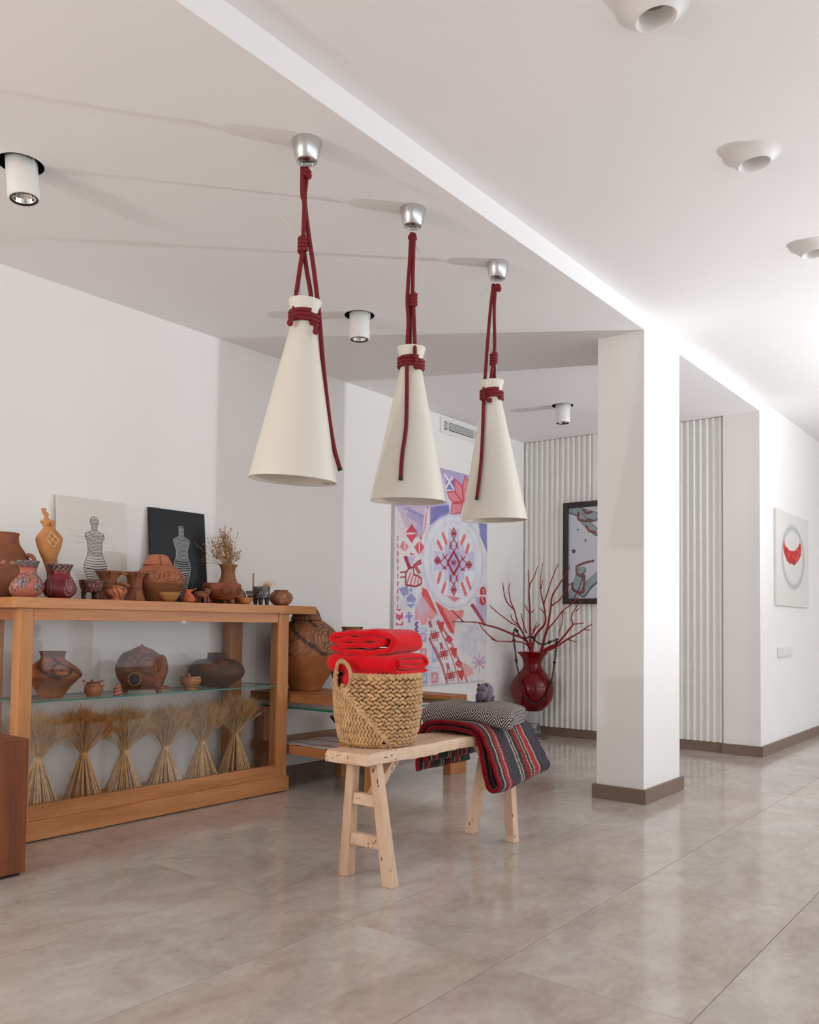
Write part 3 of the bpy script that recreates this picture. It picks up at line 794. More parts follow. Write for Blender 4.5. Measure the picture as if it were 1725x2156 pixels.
# tall female figurine: flattened body with flaring hips
def figure_loft(rows, cx_d, thick=0.6):
    mb = MB(); n = 28; vs, cc = [], []
    for (cx, hw, y, th) in rows:
        c = atd(cx, y, cx_d); s_ = cx_d / F
        for k in range(n):
            a = 2 * math.pi * k / n
            vs.append(c + CAMR * (hw * s_ * math.cos(a)) + np.array([CM[2][0], CM[2][1], 0]) * (hw * s_ * th * math.sin(a)))
    m = len(rows)
    fs = [(i * n + k, i * n + (k + 1) % n, (i + 1) * n + (k + 1) % n, (i + 1) * n + k) for i in range(m - 1) for k in range(n)]
    fs += [tuple(range(n)), tuple((m - 1) * n + k for k in range(n))]
    mb.add(vs, fs); return mb
def sm_rows(rows, per=4): return [tuple(p) for p in spline(rows, per)]
XF = -4.05; cfig = atx(104, 1160, XF); dfig = depth(cfig)
fg = thing('clay_figurine', (cfig[0], cfig[1], ZS), 'tall ochre clay female figurine with knob head and diamond on its hip', 'figurine')
rows = [(103, 9, 1256, 1.0), (103, 8, 1253, 1.0), (102, 4, 1245, 1), (102, 3.5, 1214, 1), (102.5, 4.5, 1205, 0.9), (103, 11, 1185, 0.75), (103.5, 21, 1162, 0.7), (103.5, 27.5, 1140, 0.65), (103.5, 26.5, 1130, 0.6), (103, 17, 1118, 0.55), (102, 11, 1111, 0.5), (101.5, 13, 1104, 0.45), (100.5, 17, 1098, 0.4), (99, 11, 1095, 0.45), (98, 4.5, 1092, 0.8), (97, 5, 1085, 0.9), (95.5, 6.2, 1080, 0.8), (93, 4, 1077, 0.8), (92, 5.5, 1073, 0.8), (92, 3.5, 1070, 0.8)]
M_ochre = plain('ochre_clay', (196, 132, 76), 0.6, var=0.2, scale=14, bmp=0.2)
part('body', figure_loft(sm_rows(rows), dfig), M_ochre, fg, smooth=True)
dm = MB(); s_ = dfig / F
cpx = [(108, 1120), (124, 1137), (113, 1153), (99, 1135)]
q = [atd(x, y, dfig - 28 * s_ * 0.62) for x, y in cpx]
M_cream = plain('cream_slip', (216, 178, 126), 0.6)
for a, b_ in ((0, 1), (1, 2), (2, 3), (3, 0)): dm.tube([q[a], q[b_]], 0.0026, 6)
dm.tube([(q[0] + q[1]) / 2, (q[2] + q[3]) / 2], 0.0022, 6); dm.tube([(q[1] + q[2]) / 2, (q[3] + q[0]) / 2], 0.0022, 6)
part('diamond_relief', dm, M_cream, fg)
br_ = MB()
for px in (102, 112): br_.ball(atd(px, 1104, dfig - 8 * s_), 0.009, 10, 6)
part('breast', br_, M_ochre, fg, smooth=True)

# two painted jars
rngp = random.Random(11)
blobs = [(rngp.uniform(-1.4, 1.4), rngp.uniform(0.12, 0.62), rngp.uniform(0.15, 0.4), rngp.random()) for _ in range(34)]
def c_paint(t, v, r, z, out):
    base = (190, 112, 92)
    if not out: return (120, 70, 60)
    if v > 0.84:
        k = math.sin(t * 11 + 2 * math.sin(v * 60))
        return (140, 128, 132) if k > 0.1 else (94, 74, 80)
    if v > 0.81: return (150, 60, 56)
    for (bt, bv, br2, kind) in blobs:
        dx = wrapd(t, bt); dz = (v - bv) * 1.6; q2 = math.hypot(dx, dz)
        if q2 < br2 * 0.75:
            w = math.sin(q2 * 46 + kind * 6 + 2 * math.atan2(dz, dx))
            if w > 0.45: return (84, 62, 66)
            if w > -0.35: return (182, 166, 160) if kind > 0.35 else (206, 140, 120)
    return base
pot('painted_jar', 'pink painted clay jar with grey swirls and flared rim', 53, [(22, 1253), (33, 1243), (37, 1230), (31, 1216), (22, 1206), (22.5, 1196), (28, 1181)], -3.99, ZS, c_paint, G_top, mat=M_clayg, cat='jar', n=140)
def c_maroon(t, v, r, z, out):
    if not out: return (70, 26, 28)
    if v > 0.80:
        return (150, 132, 120) if math.sin(t * 13 + 3 * math.sin(v * 50)) > 0.2 else (80, 44, 46)
    if v > 0.55: return (128, 40, 48)
    dx = wrapd(t, 0.75); dx2 = wrapd(t, -0.95)
    for dd in (dx, dx2):
        q2 = math.hypot(dd, (v - 0.34) * 1.5)
        if q2 < 0.5: return (160, 110, 108) if math.sin(q2 * 34 + 3 * math.atan2(v - 0.34, dd)) > 0.3 else (104, 30, 40)
    return (102, 26, 36)
pot('maroon_jar', 'dark maroon glazed clay jar with patterned collar', 126, [(20, 1257), (31, 1248), (34, 1236), (28, 1221), (20.5, 1209), (21, 1200), (27, 1189)], -3.975, ZS, c_maroon, G_top, mat=M_clayg, cat='jar', n=110)

def legs_bowl(name, label, cx, bowl, legpx, ybase, X, colfn, mat, legcol, group=None, cat='bowl'):
    mb, base, s, d = pot_mesh(cx, bowl, X=X, colfn=colfn)
    base = np.array([base[0], base[1], ZS])
    t = thing(name, base, label, cat, group)
    part('bowl', mb, mat, t, smooth=True)
    ml = plain(name + '_leg', legcol, 0.5)
    zt = atd(cx, bowl[0][1] - 2, d)[2]
    for k, (ox, dz) in enumerate(legpx):
        c = np.array([base[0], base[1], 0]) + CAMR * (ox * s) + np.array([CM[2][0], CM[2][1], 0]) * dz * s
        part('leg', MB().lathe([(3.2 * s, ZS), (4.2 * s, ZS + 0.006), (5.5 * s, zt)], (c[0], c[1], 0), n=12), ml, t, smooth=True)
    return t, d, s
def c_dkbowl(t, v, r, z, out):
    if not out: return (50, 30, 28)
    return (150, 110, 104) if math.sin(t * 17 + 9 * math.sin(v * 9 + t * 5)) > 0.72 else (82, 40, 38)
legs_bowl('tripod_bowl', 'small dark maroon tripod bowl with pale scratched pattern', 193, [(17, 1247), (22, 1240), (25, 1228), (26, 1222)], [(-15, -4), (13, -4), (0, 14)], 1259, -3.97, c_dkbowl, M_clayg, (70, 36, 34), G_top)

# binocular vessel: two hourglasses joined by bridges
def c_ribs(t, v, r, z, out):
    b = (142, 84, 54)
    if out and (v > 0.68 or v < 0.32): return (172, 112, 76) if math.sin(t * 34) > 0.2 else (118, 66, 42)
    if out and (band(v, 0.42, 0.02) or band(v, 0.58, 0.02) or band(v, 0.5, 0.012)): return (108, 60, 38)
    return b
mbL, baL, sB, dB = pot_mesh(228, [(24, 1262), (19, 1250), (16.5, 1238), (17, 1222), (22, 1212), (28, 1203)], X=-4.03, zsup=ZS, colfn=c_ribs)
mbR, baR, _, _ = pot_mesh(284, [(23, 1263), (18, 1250), (15.5, 1238), (15.5, 1222), (18, 1214), (24, 1205)], X=-4.03, zsup=ZS, colfn=c_ribs)
bv = thing('binocular_vessel', (baL + baR) / 2, 'pair of joined hourglass clay stands with ribbed rims', 'vessel', G_top)
part('cup', mbL, M_clay, bv, smooth=True); part('cup', mbR, M_clay, bv, smooth=True)
M_ct = plain('clay_plain', (140, 84, 54), 0.6, var=0.15, scale=20)
part('bridge', MB().tube(spline([atd(240, 1236, dB), atd(256, 1229, dB), atd(272, 1235, dB)], 5), 0.011, 8), M_ct, bv, smooth=True)
part('bridge', MB().tube([atd(247, 1210, dB), atd(257, 1206, dB), atd(268, 1210, dB)], 0.008, 8), M_ct, bv, smooth=True)

def c_swirl(t, v, r, z, out):
    if not out: return (120, 60, 40)
    return (150, 70, 44) if math.sin(10 * v + 3.2 * math.sin(t * 2.2) * 2 + t) > 0.45 else (206, 128, 92)
pot('spiral_bowl', 'small squat orange bowl with wavy lines', 245, [(11, 1261), (12, 1256), (21, 1248), (22, 1242), (15, 1236), (9, 1233)], -3.955, ZS, c_swirl, G_top, cat='bowl')

# big urn with helmet lid
def c_urn(t, v, r, z, out):
    if not out: return (110, 62, 40)
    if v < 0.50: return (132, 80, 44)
    for t0 in (-1.25, -0.35, 0.55, 1.4):
        dx = wrapd(t, t0) * 1.1; dz = (v - 0.68) * 3.1; q = math.hypot(dx, dz)
        if abs(q - 0.42) < 0.035 or abs(q - 0.22) < 0.022: return (104, 58, 40)
    if band(v, 0.50, 0.012): return (96, 54, 36)
    return (172, 104, 70)
t, base, s, d = pot('lidded_urn', 'wide terracotta urn with helmet lid in front of the black canvas', 336, [(33, 1264), (40, 1248), (48, 1230), (51, 1221), (49, 1210), (40, 1199), (31, 1191)], -4.05, ZS, c_urn, G_top, cat='urn')
def c_lid(t, v, r, z, out):
    if abs(abs(wrapd(t, 0.1)) - 0.06) < 0.025: return (100, 56, 38)
    return (190, 116, 82)
lm, _, _, _ = pot_mesh(333, [(30, 1191), (31, 1189), (26, 1182), (21, 1172), (13, 1168), (1, 1167)], dep=d, colfn=c_lid, open_=False)
part('lid', lm, M_clay, t, smooth=True, label='domed terracotta lid')
def c_ybowl(t, v, r, z, out): return (70, 46, 32) if not out and v > 0.7 else ((176, 122, 66) if out else (96, 64, 40))
pot('ochre_bowl', 'small ochre open bowl in front of the lidded urn', 356, [(9, 1265), (16, 1260), (21, 1253), (22.5, 1247)], -3.95, ZS, c_ybowl, G_top, cat='bowl')

# orange two-horned figurine
cH = atx(396, 1252, -3.95); dH = depth(cH); sH = dH / F
hf = thing('horned_figurine', (cH[0], cH[1], ZS), 'tiny orange clay figurine with wide horned top', 'figurine')
M_or = plain('orange_clay', (196, 98, 60), 0.6, var=0.12, scale=40)
part('body', figure_loft(sm_rows([(397, 13, 1267, 0.7), (397, 14, 1260, 0.7), (396, 10, 1252, 0.7), (396, 6, 1247, 0.8), (396, 8, 1243, 0.6), (396, 11, 1241, 0.5)]), dH), M_or, hf, smooth=True)
part('horns', MB().tube(spline([atd(x, y, dH) for x, y in ((382, 1239), (389, 1243), (396, 1244), (404, 1243), (414, 1239))], 4), [0.003] * 4 + [0.007] * 9 + [0.003] * 4, 8), M_or, hf, smooth=True)

# vase with dried flowers and wide footed bowl
def c_vase(t, v, r, z, out):
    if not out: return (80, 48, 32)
    b = (160, 104, 70)
    if abs(math.sin(t * 2.2 + v * 2)) < 0.10 or band(v, 0.46, 0.012): return (104, 64, 44)
    return b
t, base, s, d = pot('tall_neck_vase', 'terracotta vase with tall neck holding dried flax', 480, [(30, 1268), (38, 1256), (36, 1244), (26, 1233), (18, 1220), (14.5, 1207), (15.5, 1197), (19.5, 1189)], -4.12, ZS, c_vase, G_top, cat='vase')
dvase = d
fl = thing('dried_flax_bunch', (base[0], base[1], atd(480, 1225, d)[2]), 'bunch of dried brown flax seed heads in the tall vase', 'dried flowers')
st, bu = MB(), MB(); rg = random.Random(5)
root0 = atd(480, 1222, d)
for k in range(95):
    px = rg.gauss(470, 15) if rg.random() > 0.06 else rg.uniform(408, 425)
    px = min(max(px, 408), 506); py = rg.uniform(1108, 1172) + abs(px - 472) * 0.15
    dd_ = d + rg.uniform(-0.05, 0.05)
    neck = atd(480 + (px - 472) * 0.28, 1189, d + (dd_ - d) * 0.25)
    tip = atd(px, py, dd_); mid = (neck + tip) / 2 + CAMR * rg.uniform(-0.01, 0.01)
    st.tube([root0, neck, mid, tip], 0.0011, 4)
    for q in range(rg.randint(2, 5)):
        f = rg.uniform(0.55, 1.0); p = neck * (1 - f) + tip * f + np.array([rg.uniform(-.016, .016), rg.uniform(-.016, .016), rg.uniform(-.01, .012)])
        bu.ball(p, rg.uniform(0.0026, 0.0045), 6, 4)
        st.tube([neck * (1 - f + 0.12) + tip * (f - 0.12), p], 0.0007, 3)
part('stems', st, M_dry, fl, kind='stuff'); part('seed_heads', bu, M_drybud, fl, smooth=True, kind='stuff')
def c_fbowl(t, v, r, z, out):
    if not out: return (90, 44, 28)
    for t0 in (-0.8, 0.25, 1.2):
        q = math.hypot(wrapd(t, t0), (v - 0.55) * 1.2)
        if abs(q - 0.3) < 0.05 or abs(q - 0.14) < 0.03: return (96, 50, 34)
    return (146, 76, 48)
legs_bowl('footed_bowl', 'wide red-brown footed bowl below the flax vase', 467, [(22, 1263), (36, 1252), (41, 1241), (40, 1233), (39, 1229)], [(-24, -8), (24, -6), (2, 16)], 1270, -3.99, c_fbowl, M_clay, (132, 68, 44), G_top)
# bull figurine
cB = atx(428, 1255, -3.95); dBl = depth(cB); sBl = dBl / F
bl = thing('bull_figurine', (cB[0], cB[1], ZS), 'small brown clay bull with horns in front of the footed bowl', 'figurine')
M_bull = plain('brown_clay', (136, 82, 56), 0.65, var=0.15, scale=30)
bb = MB(); bb.ball(atd(424, 1252, dBl), 16 * sBl, 14, 10, sc=(1.05, 0.75, 0.5), rot=np.column_stack([CAMR, [CM[2][0], CM[2][1], 0], [0, 0, 1]]))
part('body', bb, M_bull, bl, smooth=True)
bh = MB(); bh.tube(spline([atd(434, 1250, dBl - .01), atd(438, 1244, dBl - .02), atd(441, 1249, dBl - .03)], 4), [0.010, 0.012, 0.014, 0.014, 0.013, 0.011, 0.009, 0.008, 0.007], 10)
bhd = part('head', bh, M_bull, bl, smooth=True)
for a, b_ in (((436, 1246), (431, 1239)), ((441, 1245), (447, 1238))):
    part('horn', MB().tube([atd(*a, dBl - .02), atd(*b_, dBl - .02)], [0.006, 0.002], 8), M_bull, bhd, smooth=True)
for px in (414, 421, 432, 438):
    p = atd(px, 1256, dBl + (0.012 if px in (421, 438) else -0.012))
    part('leg', MB().tube([p, (p[0], p[1], ZS)], 0.008, 8), M_bull, bl, smooth=True)

# star dish, stick holder, black tripod pot, incised pot
def c_dish(t, v, r, z, out): return (204, 128, 76) if out else (170, 98, 58)
t, base, s, d = pot('orange_dish', 'small shallow orange dish with a star figure', 515, [(8, 1271), (14, 1267), (18, 1261), (19, 1259)], -3.95, ZS, c_dish, G_top, cat='dish')
stp = MB(); cst = np.array([base[0], base[1], ZS + 0.030]) - CAMR * 6 * s
for k in range(5):
    a = math.pi / 2 + 2 * math.pi * k / 5
    stp.tube([cst, cst + CAMR * 0.021 * math.cos(a) + np.array([0, 0, 0.021 * math.sin(a)])], [0.006, 0.0018], 8)
part('star', stp, M_or, t, smooth=True)
cS = atx(533, 1255, -4.05); dS = depth(cS)
sh_ = thing('stick_holder', (cS[0], cS[1], ZS), 'small grey metal holder with an upright thin reddish stick', 'holder')
def camboxz(x0, x1, y0, y1, dd_, th):
    mb = MB(); a = [atd(x, y, dd_) for x, y in ((x0, y1), (x1, y1), (x1, y0), (x0, y0))]; bk = [p + np.array([CM[2][0], CM[2][1], 0]) * th for p in a]
    mb.hexa(a, bk); return mb
part('block', camboxz(518, 533, 1244, 1251, dS, 0.03), M_steel, sh_)
part('foot', camboxz(521, 531, 1252, 1264, dS, 0.03), M_steel, sh_)
part('stick', MB().tube([atd(533, 1264, dS - 0.004), atd(533.6, 1207, dS - 0.004)], 0.005, 8), plain('stick_wood', (186, 122, 86), 0.6), sh_, smooth=True)
def c_blk(t, v, r, z, out):
    if not out: return (24, 24, 26)
    return (150, 148, 150) if math.sin(t * 14 + 6 * math.sin(v * 8 + t * 7)) > 0.7 else (46, 46, 50)
t, d16, s16 = legs_bowl('black_tripod_pot', 'black tripod pot with silver pattern and dry grass', 551, [(15, 1261), (17, 1256), (17.5, 1245), (18.5, 1236)], [(-12, -4), (0, -9), (12, -4)], 1272, -3.96, c_blk, M_clayg, (30, 30, 32), G_top, cat='pot')
gr = thing('dry_grass_tuft', (*atd(551, 1245, d16)[:2], atd(551, 1245, d16)[2]), 'tuft of dry pale grass in the black tripod pot', 'dried grass')
gm = MB(); rg = random.Random(9)
for k in range(60):
    a = atd(551 + rg.uniform(-8, 8), 1243, d16 + rg.uniform(-.02, .02)); b_ = atd(562 + rg.gauss(4, 9), rg.uniform(1219, 1236), d16 + rg.uniform(-.05, .05))
    gm.tube([a, (a + b_) / 2 + np.array([0, 0, 0.006]), b_], [0.0013, 0.001, 0.0005], 4)
part('blades', gm, M_straw, gr, kind='stuff')
def c_inc(t, v, r, z, out):
    if not out: return (120, 74, 50)
    for t0 in (-1.0, 0.0, 1.0):
        dx = wrapd(t, t0); dz = (v - 0.55) * 1.2; q = math.hypot(dx, dz)
        if q < 0.5 and math.sin(q * 40 - math.atan2(dz, dx)) > 0.55: return (196, 140, 104)
    return (148, 92, 62)
pot('incised_pot', 'squat brown pot with incised spirals at the right end of the showcase', 592, [(13, 1273), (20, 1268), (25, 1258), (21, 1249), (15, 1245), (15, 1243)], -3.965, ZS, c_inc, G_top, cat='pot')

# ------------------------------------------------------------------ canvases leaning behind the pots
def figure_stripes(R, ink, cx, top, bot, outline, gap, seed, w=0.0042):
    rg = random.Random(seed)
    def hw(v):
        ks = outline
        for (a, x), (b_, y) in zip(ks[:-1], ks[1:]):
            if a <= v <= b_: return x + (y - x) * (v - a) / (b_ - a)
        return 0
    v = 0.0
    while v < 1.0:
        h = hw(v)
        leg = v > 0.62
        pieces = [(-h, h)] if not leg else [(-h, -0.006), (0.006, h)]
        for a, b_ in pieces:
            pts = []
            for k in range(9):
                f = k / 8; x = a + (b_ - a) * f
                sag = 0.010 * (1 - (2 * f - 1) ** 2) * (1 if v < 0.5 else (-1 if leg else 1.4))
                pts.append((cx + x, top + (bot - top) * v + sag))
            R.line(pts, w * (1.0 if v < 0.5 else 1.25), ink, 0.95)
        v += gap * (0.8 if v < 0.45 else 1.35)
    for sgn in (-1, 1):
        R.line([(cx + sgn * x, top + (bot - top) * a) for a, x in outline], w * 0.7, ink, 0.9)

def canvas(name, label, pxL, pxR, bgc, ink, fig, seed, faint):
    yl = atx(pxL[0], pxL[1], XL + 0.03)[1]; yr = atx(pxR[0], pxR[1], XL + 0.03)[1]; zt = 1.725
    w, h = yr - yl, zt - ZS
    R = Ras(220, 300, bgc); R.asp = h / w
    rg = random.Random(seed)
    for k in range(70):
        v = rg.uniform(0.2, 0.98); u = 0.5 + rg.uniform(-0.28, 0.28)
        R.line([(u - 0.12, v), (u + 0.12, v + 0.004)], 0.0012, faint, rg.uniform(0.15, 0.4))
    figure_stripes(R, ink, *fig, seed)
    lean0, lean1 = XL + 0.075, XL + 0.022
    t = thing(name, ((lean0 + lean1) / 2, (yl + yr) / 2, ZS), label, 'canvas', 'figure canvases leaning on the wall')
    mb = MB(); R.grid(mb, (lean1 + 0.0005, yl, zt), (0, w, 0), (lean0 - lean1, 0, -h))
    part('drawing', mb, M_paint, t, label='striped armless figure drawing')
    bx = MB(); dx = -0.018
    bot = [(lean0, yl, ZS), (lean0, yr, ZS), (lean0 + dx, yr, ZS), (lean0 + dx, yl, ZS)]; top = [(lean1, yl, zt), (lean1, yr, zt), (lean1 + dx, yr, zt), (lean1 + dx, yl, zt)]
    bx.hexa(bot, top); part('stretcher', bx, plain(name + '_edge', bgc, 0.7), t)
outl = [(0, .001), (.005, .03), (.03, .055), (.08, .06), (.10, .04), (.16, .038), (.18, .06), (.20, .13), (.24, .145), (.30, .11), (.42, .10), (.50, .13), (.58, .165), (.62, .168), (.70, .145), (.80, .10), (.92, .055), (1.0, .04)]
canvas('white_canvas', 'white canvas with black striped figure drawing leaning behind the pots', (122, 1040), (265, 1058), (222, 217, 210), (56, 50, 54), (0.52, 0.175, 1.0, outl, 0.0215), 3, (150, 146, 144))
outl2 = [(0, .001), (.006, .038), (.14, .04), (.15, .06), (.19, .145), (.24, .14), (.34, .10), (.42, .105), (.50, .14), (.58, .145), (.66, .13), (.78, .09), (.9, .055), (1.0, .045)]
canvas('black_canvas', 'black canvas with white striped figure drawing leaning behind the urn', (316, 1066), (432, 1082), (24, 24, 28), (206, 206, 208), (0.55, 0.165, 0.96, outl2, 0.0215), 7, (90, 90, 94))

# ------------------------------------------------------------------ inside the showcase
ZG = 0.6645
G_in = 'clay vessels on the glass shelf'
def c_g1(t, v, r, z, out):
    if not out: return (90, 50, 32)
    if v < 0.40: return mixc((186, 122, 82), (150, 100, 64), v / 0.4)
    b = (172, 98, 62)
    q = math.hypot(wrapd(t, 0.35), (v - 0.62) * 2.6)
    if abs(q - 0.36) < 0.05: return (70, 40, 30)
    if q < 0.08: return (60, 36, 30)
    if q < 0.3: return (196, 118, 78) if math.sin(q * 60) > 0 else (150, 82, 52)
    if math.sin(t * 5 + v * 16) > 0.75: return (92, 50, 34)
    if v > 0.86: return (124, 70, 46)
    return b
pot('carinated_jar', 'large terracotta jar with painted eye spiral on the glass shelf', 110, [(21.5, 1471), (25, 1466), (36, 1449), (52, 1432), (59, 1422), (52, 1409), (36, 1397), (25, 1388), (24, 1380), (27.5, 1372)], -4.09, ZG, c_g1, G_in, cat='jar')
# thorny cup
mb, base, s, d = pot_mesh(197, [(14, 1470), (15, 1466), (19, 1457), (18, 1448), (14, 1441), (15, 1437)], X=-4.02, zsup=ZG, colfn=lambda t, v, r, z, out: (188, 124, 84) if out else (110, 66, 44))
tc_ = thing('spiked_cup', base, 'little pale clay cup with spikes on the glass shelf', 'cup', G_in)
part('body', mb, M_clay, tc_, smooth=True)
for k in range(9):
    a = 2 * math.pi * k / 9; zz = ZG + (0.05 if k % 2 else 0.075); rr2 = 17 * s
    p = np.array([base[0] + rr2 * math.cos(a), base[1] + rr2 * math.sin(a), zz]); o_ = np.array([math.cos(a), math.sin(a), 0.5]) * 0.018
    part('spike', MB().tube([p, p + o_], [0.007, 0.001], 8), plain('spike_clay%d' % k, (186, 120, 82), 0.6), tc_, smooth=True)
# spiral figurine
c3 = atx(248, 1457, -3.99); d3 = depth(c3)
sf = thing('twisted_figurine', (c3[0], c3[1], ZG), 'tiny red and white twisted clay figurine beside the house model', 'figurine')
mb = MB(); n = 20; vs, cc = [], []
rws = [(7, 1470), (9, 1465), (9.5, 1460), (7, 1454), (8, 1449), (5, 1444), (2, 1440)]
rws = smooth_prof(rws, 5)
for r, y in rws:
    c = atd(248, y, d3)
    for k in range(n):
        a = 2 * math.pi * k / n
        vs.append((c[0] + r * d3 / F * math.cos(a), c[1] + r * d3 / F * math.sin(a), max(c[2], ZG))); cc.append((196, 86, 62) if math.sin(a * 2 + y * 0.9) > 0 else (214, 176, 150))
mb.add(vs, [(i * n + k, i * n + (k + 1) % n, (i + 1) * n + (k + 1) % n, (i + 1) * n + k) for i in range(len(rws) - 1) for k in range(n)], 0, cc)
part('body', mb, M_clay, sf, smooth=True)
# house model
c4 = atx(299, 1420, -4.06); d4 = depth(c4); s4 = d4 / F
hm = thing('clay_house_model', (c4[0], c4[1], ZG), 'brown clay house model with pointed gable and round black doorway', 'clay model', G_in)
outl_px = [(262, 1447), (256, 1436), (250, 1425), (246, 1410), (248, 1398), (254, 1385), (262, 1375), (280, 1368), (300, 1359), (316, 1364), (330, 1373), (345, 1380), (350, 1390), (352, 1405), (350, 1420), (344, 1436), (340, 1447)]
pts = spline([np.array(p + (0,)) for p in outl_px], 3)
NR = 7; cxp, cyp = 299, 1412
mb = MB(); vs, cc = [], []
m_ = len(pts); DV = np.array([CM[2][0], CM[2][1], 0])
for j in range(NR + 1):
    f = j / NR
    for p in pts:
        x = cxp + (p[0] - cxp) * f; y = cyp + (p[1] - cyp) * f
        bulge = 0.05 * math.sqrt(max(0, 1 - f * f))
        vs.append(atd(x, y, d4) - DV * (0.03 + bulge))
        q = math.hypot((x - 278) / 22, (y - 1398) / 20); q2 = math.hypot((x - 322) / 22, (y - 1398) / 20)
        dark = abs(q - 1) < 0.14 or abs(q2 - 1) < 0.14 or f > 0.88 and f < 0.94
        cc.append((98, 56, 38) if dark else (146, 86, 56))
for p in pts: vs.append(atd(cxp + (p[0] - cxp) * 0.9, cyp + (p[1] - cyp) * 0.9, d4) + DV * 0.07); cc.append((120, 70, 46))
fs = [(j * m_ + k, j * m_ + k + 1, (j + 1) * m_ + k + 1, (j + 1) * m_ + k) for j in range(NR + 1) for k in range(m_ - 1)]
fs += [tuple((NR + 1) * m_ + k for k in range(m_))]
fs += [((NR) * m_, (NR + 1) * m_, (NR + 1) * m_ + m_ - 1, NR * m_ + m_ - 1), tuple(j * m_ for j in range(NR + 1)) + tuple(j * m_ + m_ - 1 for j in range(NR, 0, -1))]
mb.add(vs, fs, 0, cc)
gbl = part('gable', mb, M_clay, hm, smooth=False)
part('doorway', MB().lathe([(13.5 * s4, 0.0), (14.5 * s4, 0.004), (12.8 * s4, 0.008), (11.5 * s4, 0.004)], atd(293.5, 1428, d4) - DV * 0.081, n=28, axis=-DV, cap1=False), plain('door_rim', (160, 110, 76), 0.6), gbl, smooth=True)
part('opening', MB().lathe([(12.8 * s4, 0.0), (12.8 * s4, 0.0035)], atd(293.5, 1428, d4) - DV * 0.0815, n=28, axis=-DV), M_black, gbl)
def on_gable(x, y):
    best = 0.0
    for p_ in pts:
        dx_, dy_ = p_[0] - cxp, p_[1] - cyp; l_ = math.hypot(dx_, dy_)
        dt_ = ((x - cxp) * dx_ + (y - cyp) * dy_) / (l_ * (math.hypot(x - cxp, y - cyp) + 1e-9))
        if dt_ > best: best = dt_; f_ = min(1.0, math.hypot(x - cxp, y - cyp) / l_)
    return atd(x, y, d4) - DV * (0.031 + 0.05 * math.sqrt(max(0, 1 - f_ * f_)))
M_rel = plain('relief_clay', (104, 58, 38), 0.62, var=0.15)
for pth in ([(256, 1412), (262, 1393), (280, 1380), (300, 1374), (322, 1380), (338, 1393), (343, 1412)], [(272, 1410), (266, 1398), (276, 1388), (290, 1394), (296, 1410)], [(304, 1410), (310, 1394), (324, 1388), (333, 1398), (326, 1410)], [(300, 1374), (300, 1362)], [(266, 1436), (290, 1444), (318, 1444), (336, 1434)]):
    part('relief_band', MB().tube([on_gable(float(p_[0]), float(p_[1])) for p_ in spline([np.array(q_, float) for q_ in pth], 5)], 0.0052, 7), M_rel, gbl, smooth=True)
M_hm = plain('house_clay', (140, 80, 52), 0.62, var=0.2, scale=30, bmp=0.2)
plm = camboxz(254, 346, 1446, 1452, d4 - 0.03, 0.09)
part('platform', plm, M_hm, hm)
for (x0, x1, th0) in ((258, 268, -0.03), (330, 341, -0.03), (262, 270, 0.045), (328, 337, 0.045)):
    a = atd(x0, 1452, d4 + th0); b_ = atd(x1, 1452, d4 + th0)
    cxy = (a + b_) / 2; r_ = np.linalg.norm(b_ - a) / 2
    part('foot', MB().lathe([(r_ * 0.85, ZG), (r_, a[2] + 0.002)], (cxy[0], cxy[1], 0), n=12), M_hm, hm, smooth=True)
for (px, py) in ((246, 1410), (249, 1394), (256, 1383), (352, 1402), (349, 1389), (344, 1381), (300, 1360), (347, 1420), (249, 1424)):
    part('knob', MB().ball(atd(px, py, d4) - DV * 0.005, 0.009, 10, 6), M_hm, gbl, smooth=True)
# eared cup
mb, base, s, d = pot_mesh(401, [(13, 1458), (12, 1453), (15, 1448), (21.5, 1439), (22, 1432), (20, 1424)], X=-3.99, zsup=ZG, colfn=lambda t, v, r, z, out: ((150, 96, 60) if math.sin(v * 30 + 2 * math.sin(t * 2)) > 0.5 else (186, 132, 88)) if out else (84, 50, 34))
ec = thing('eared_cup', base, 'small buff striped cup with two pointed ears on the glass shelf', 'cup', G_in)
part('body', mb, M_clay, ec, smooth=True)
for ox in (-15, -3):
    p = atd(401 + ox, 1424, d - 0.02); part('ear', MB().tube([p, p + np.array([0, 0, 0.022])], [0.012, 0.002], 8), plain('ear_clay%d' % ox, (176, 122, 80), 0.6), ec, smooth=True)
def c_g6(t, v, r, z, out):
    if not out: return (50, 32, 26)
    q = math.hypot(wrapd(t, -0.25) * 1.0, (v - 0.62) * 3)
    q2 = math.hypot(wrapd(t, 0.35) * 1.4, (v - 0.72) * 4)
    if q < 0.34 or q2 < 0.28: return (132, 74, 44)
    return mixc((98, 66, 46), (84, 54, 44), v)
pot('dark_squat_jar', 'dark brown squat jar with short neck at the right of the glass shelf', 455, [(25, 1447), (38, 1441), (54, 1427), (59.5, 1416), (55, 1402), (42, 1391), (22, 1387), (18.5, 1382), (18.5, 1375)], -4.11, ZG, c_g6, G_in, cat='jar')

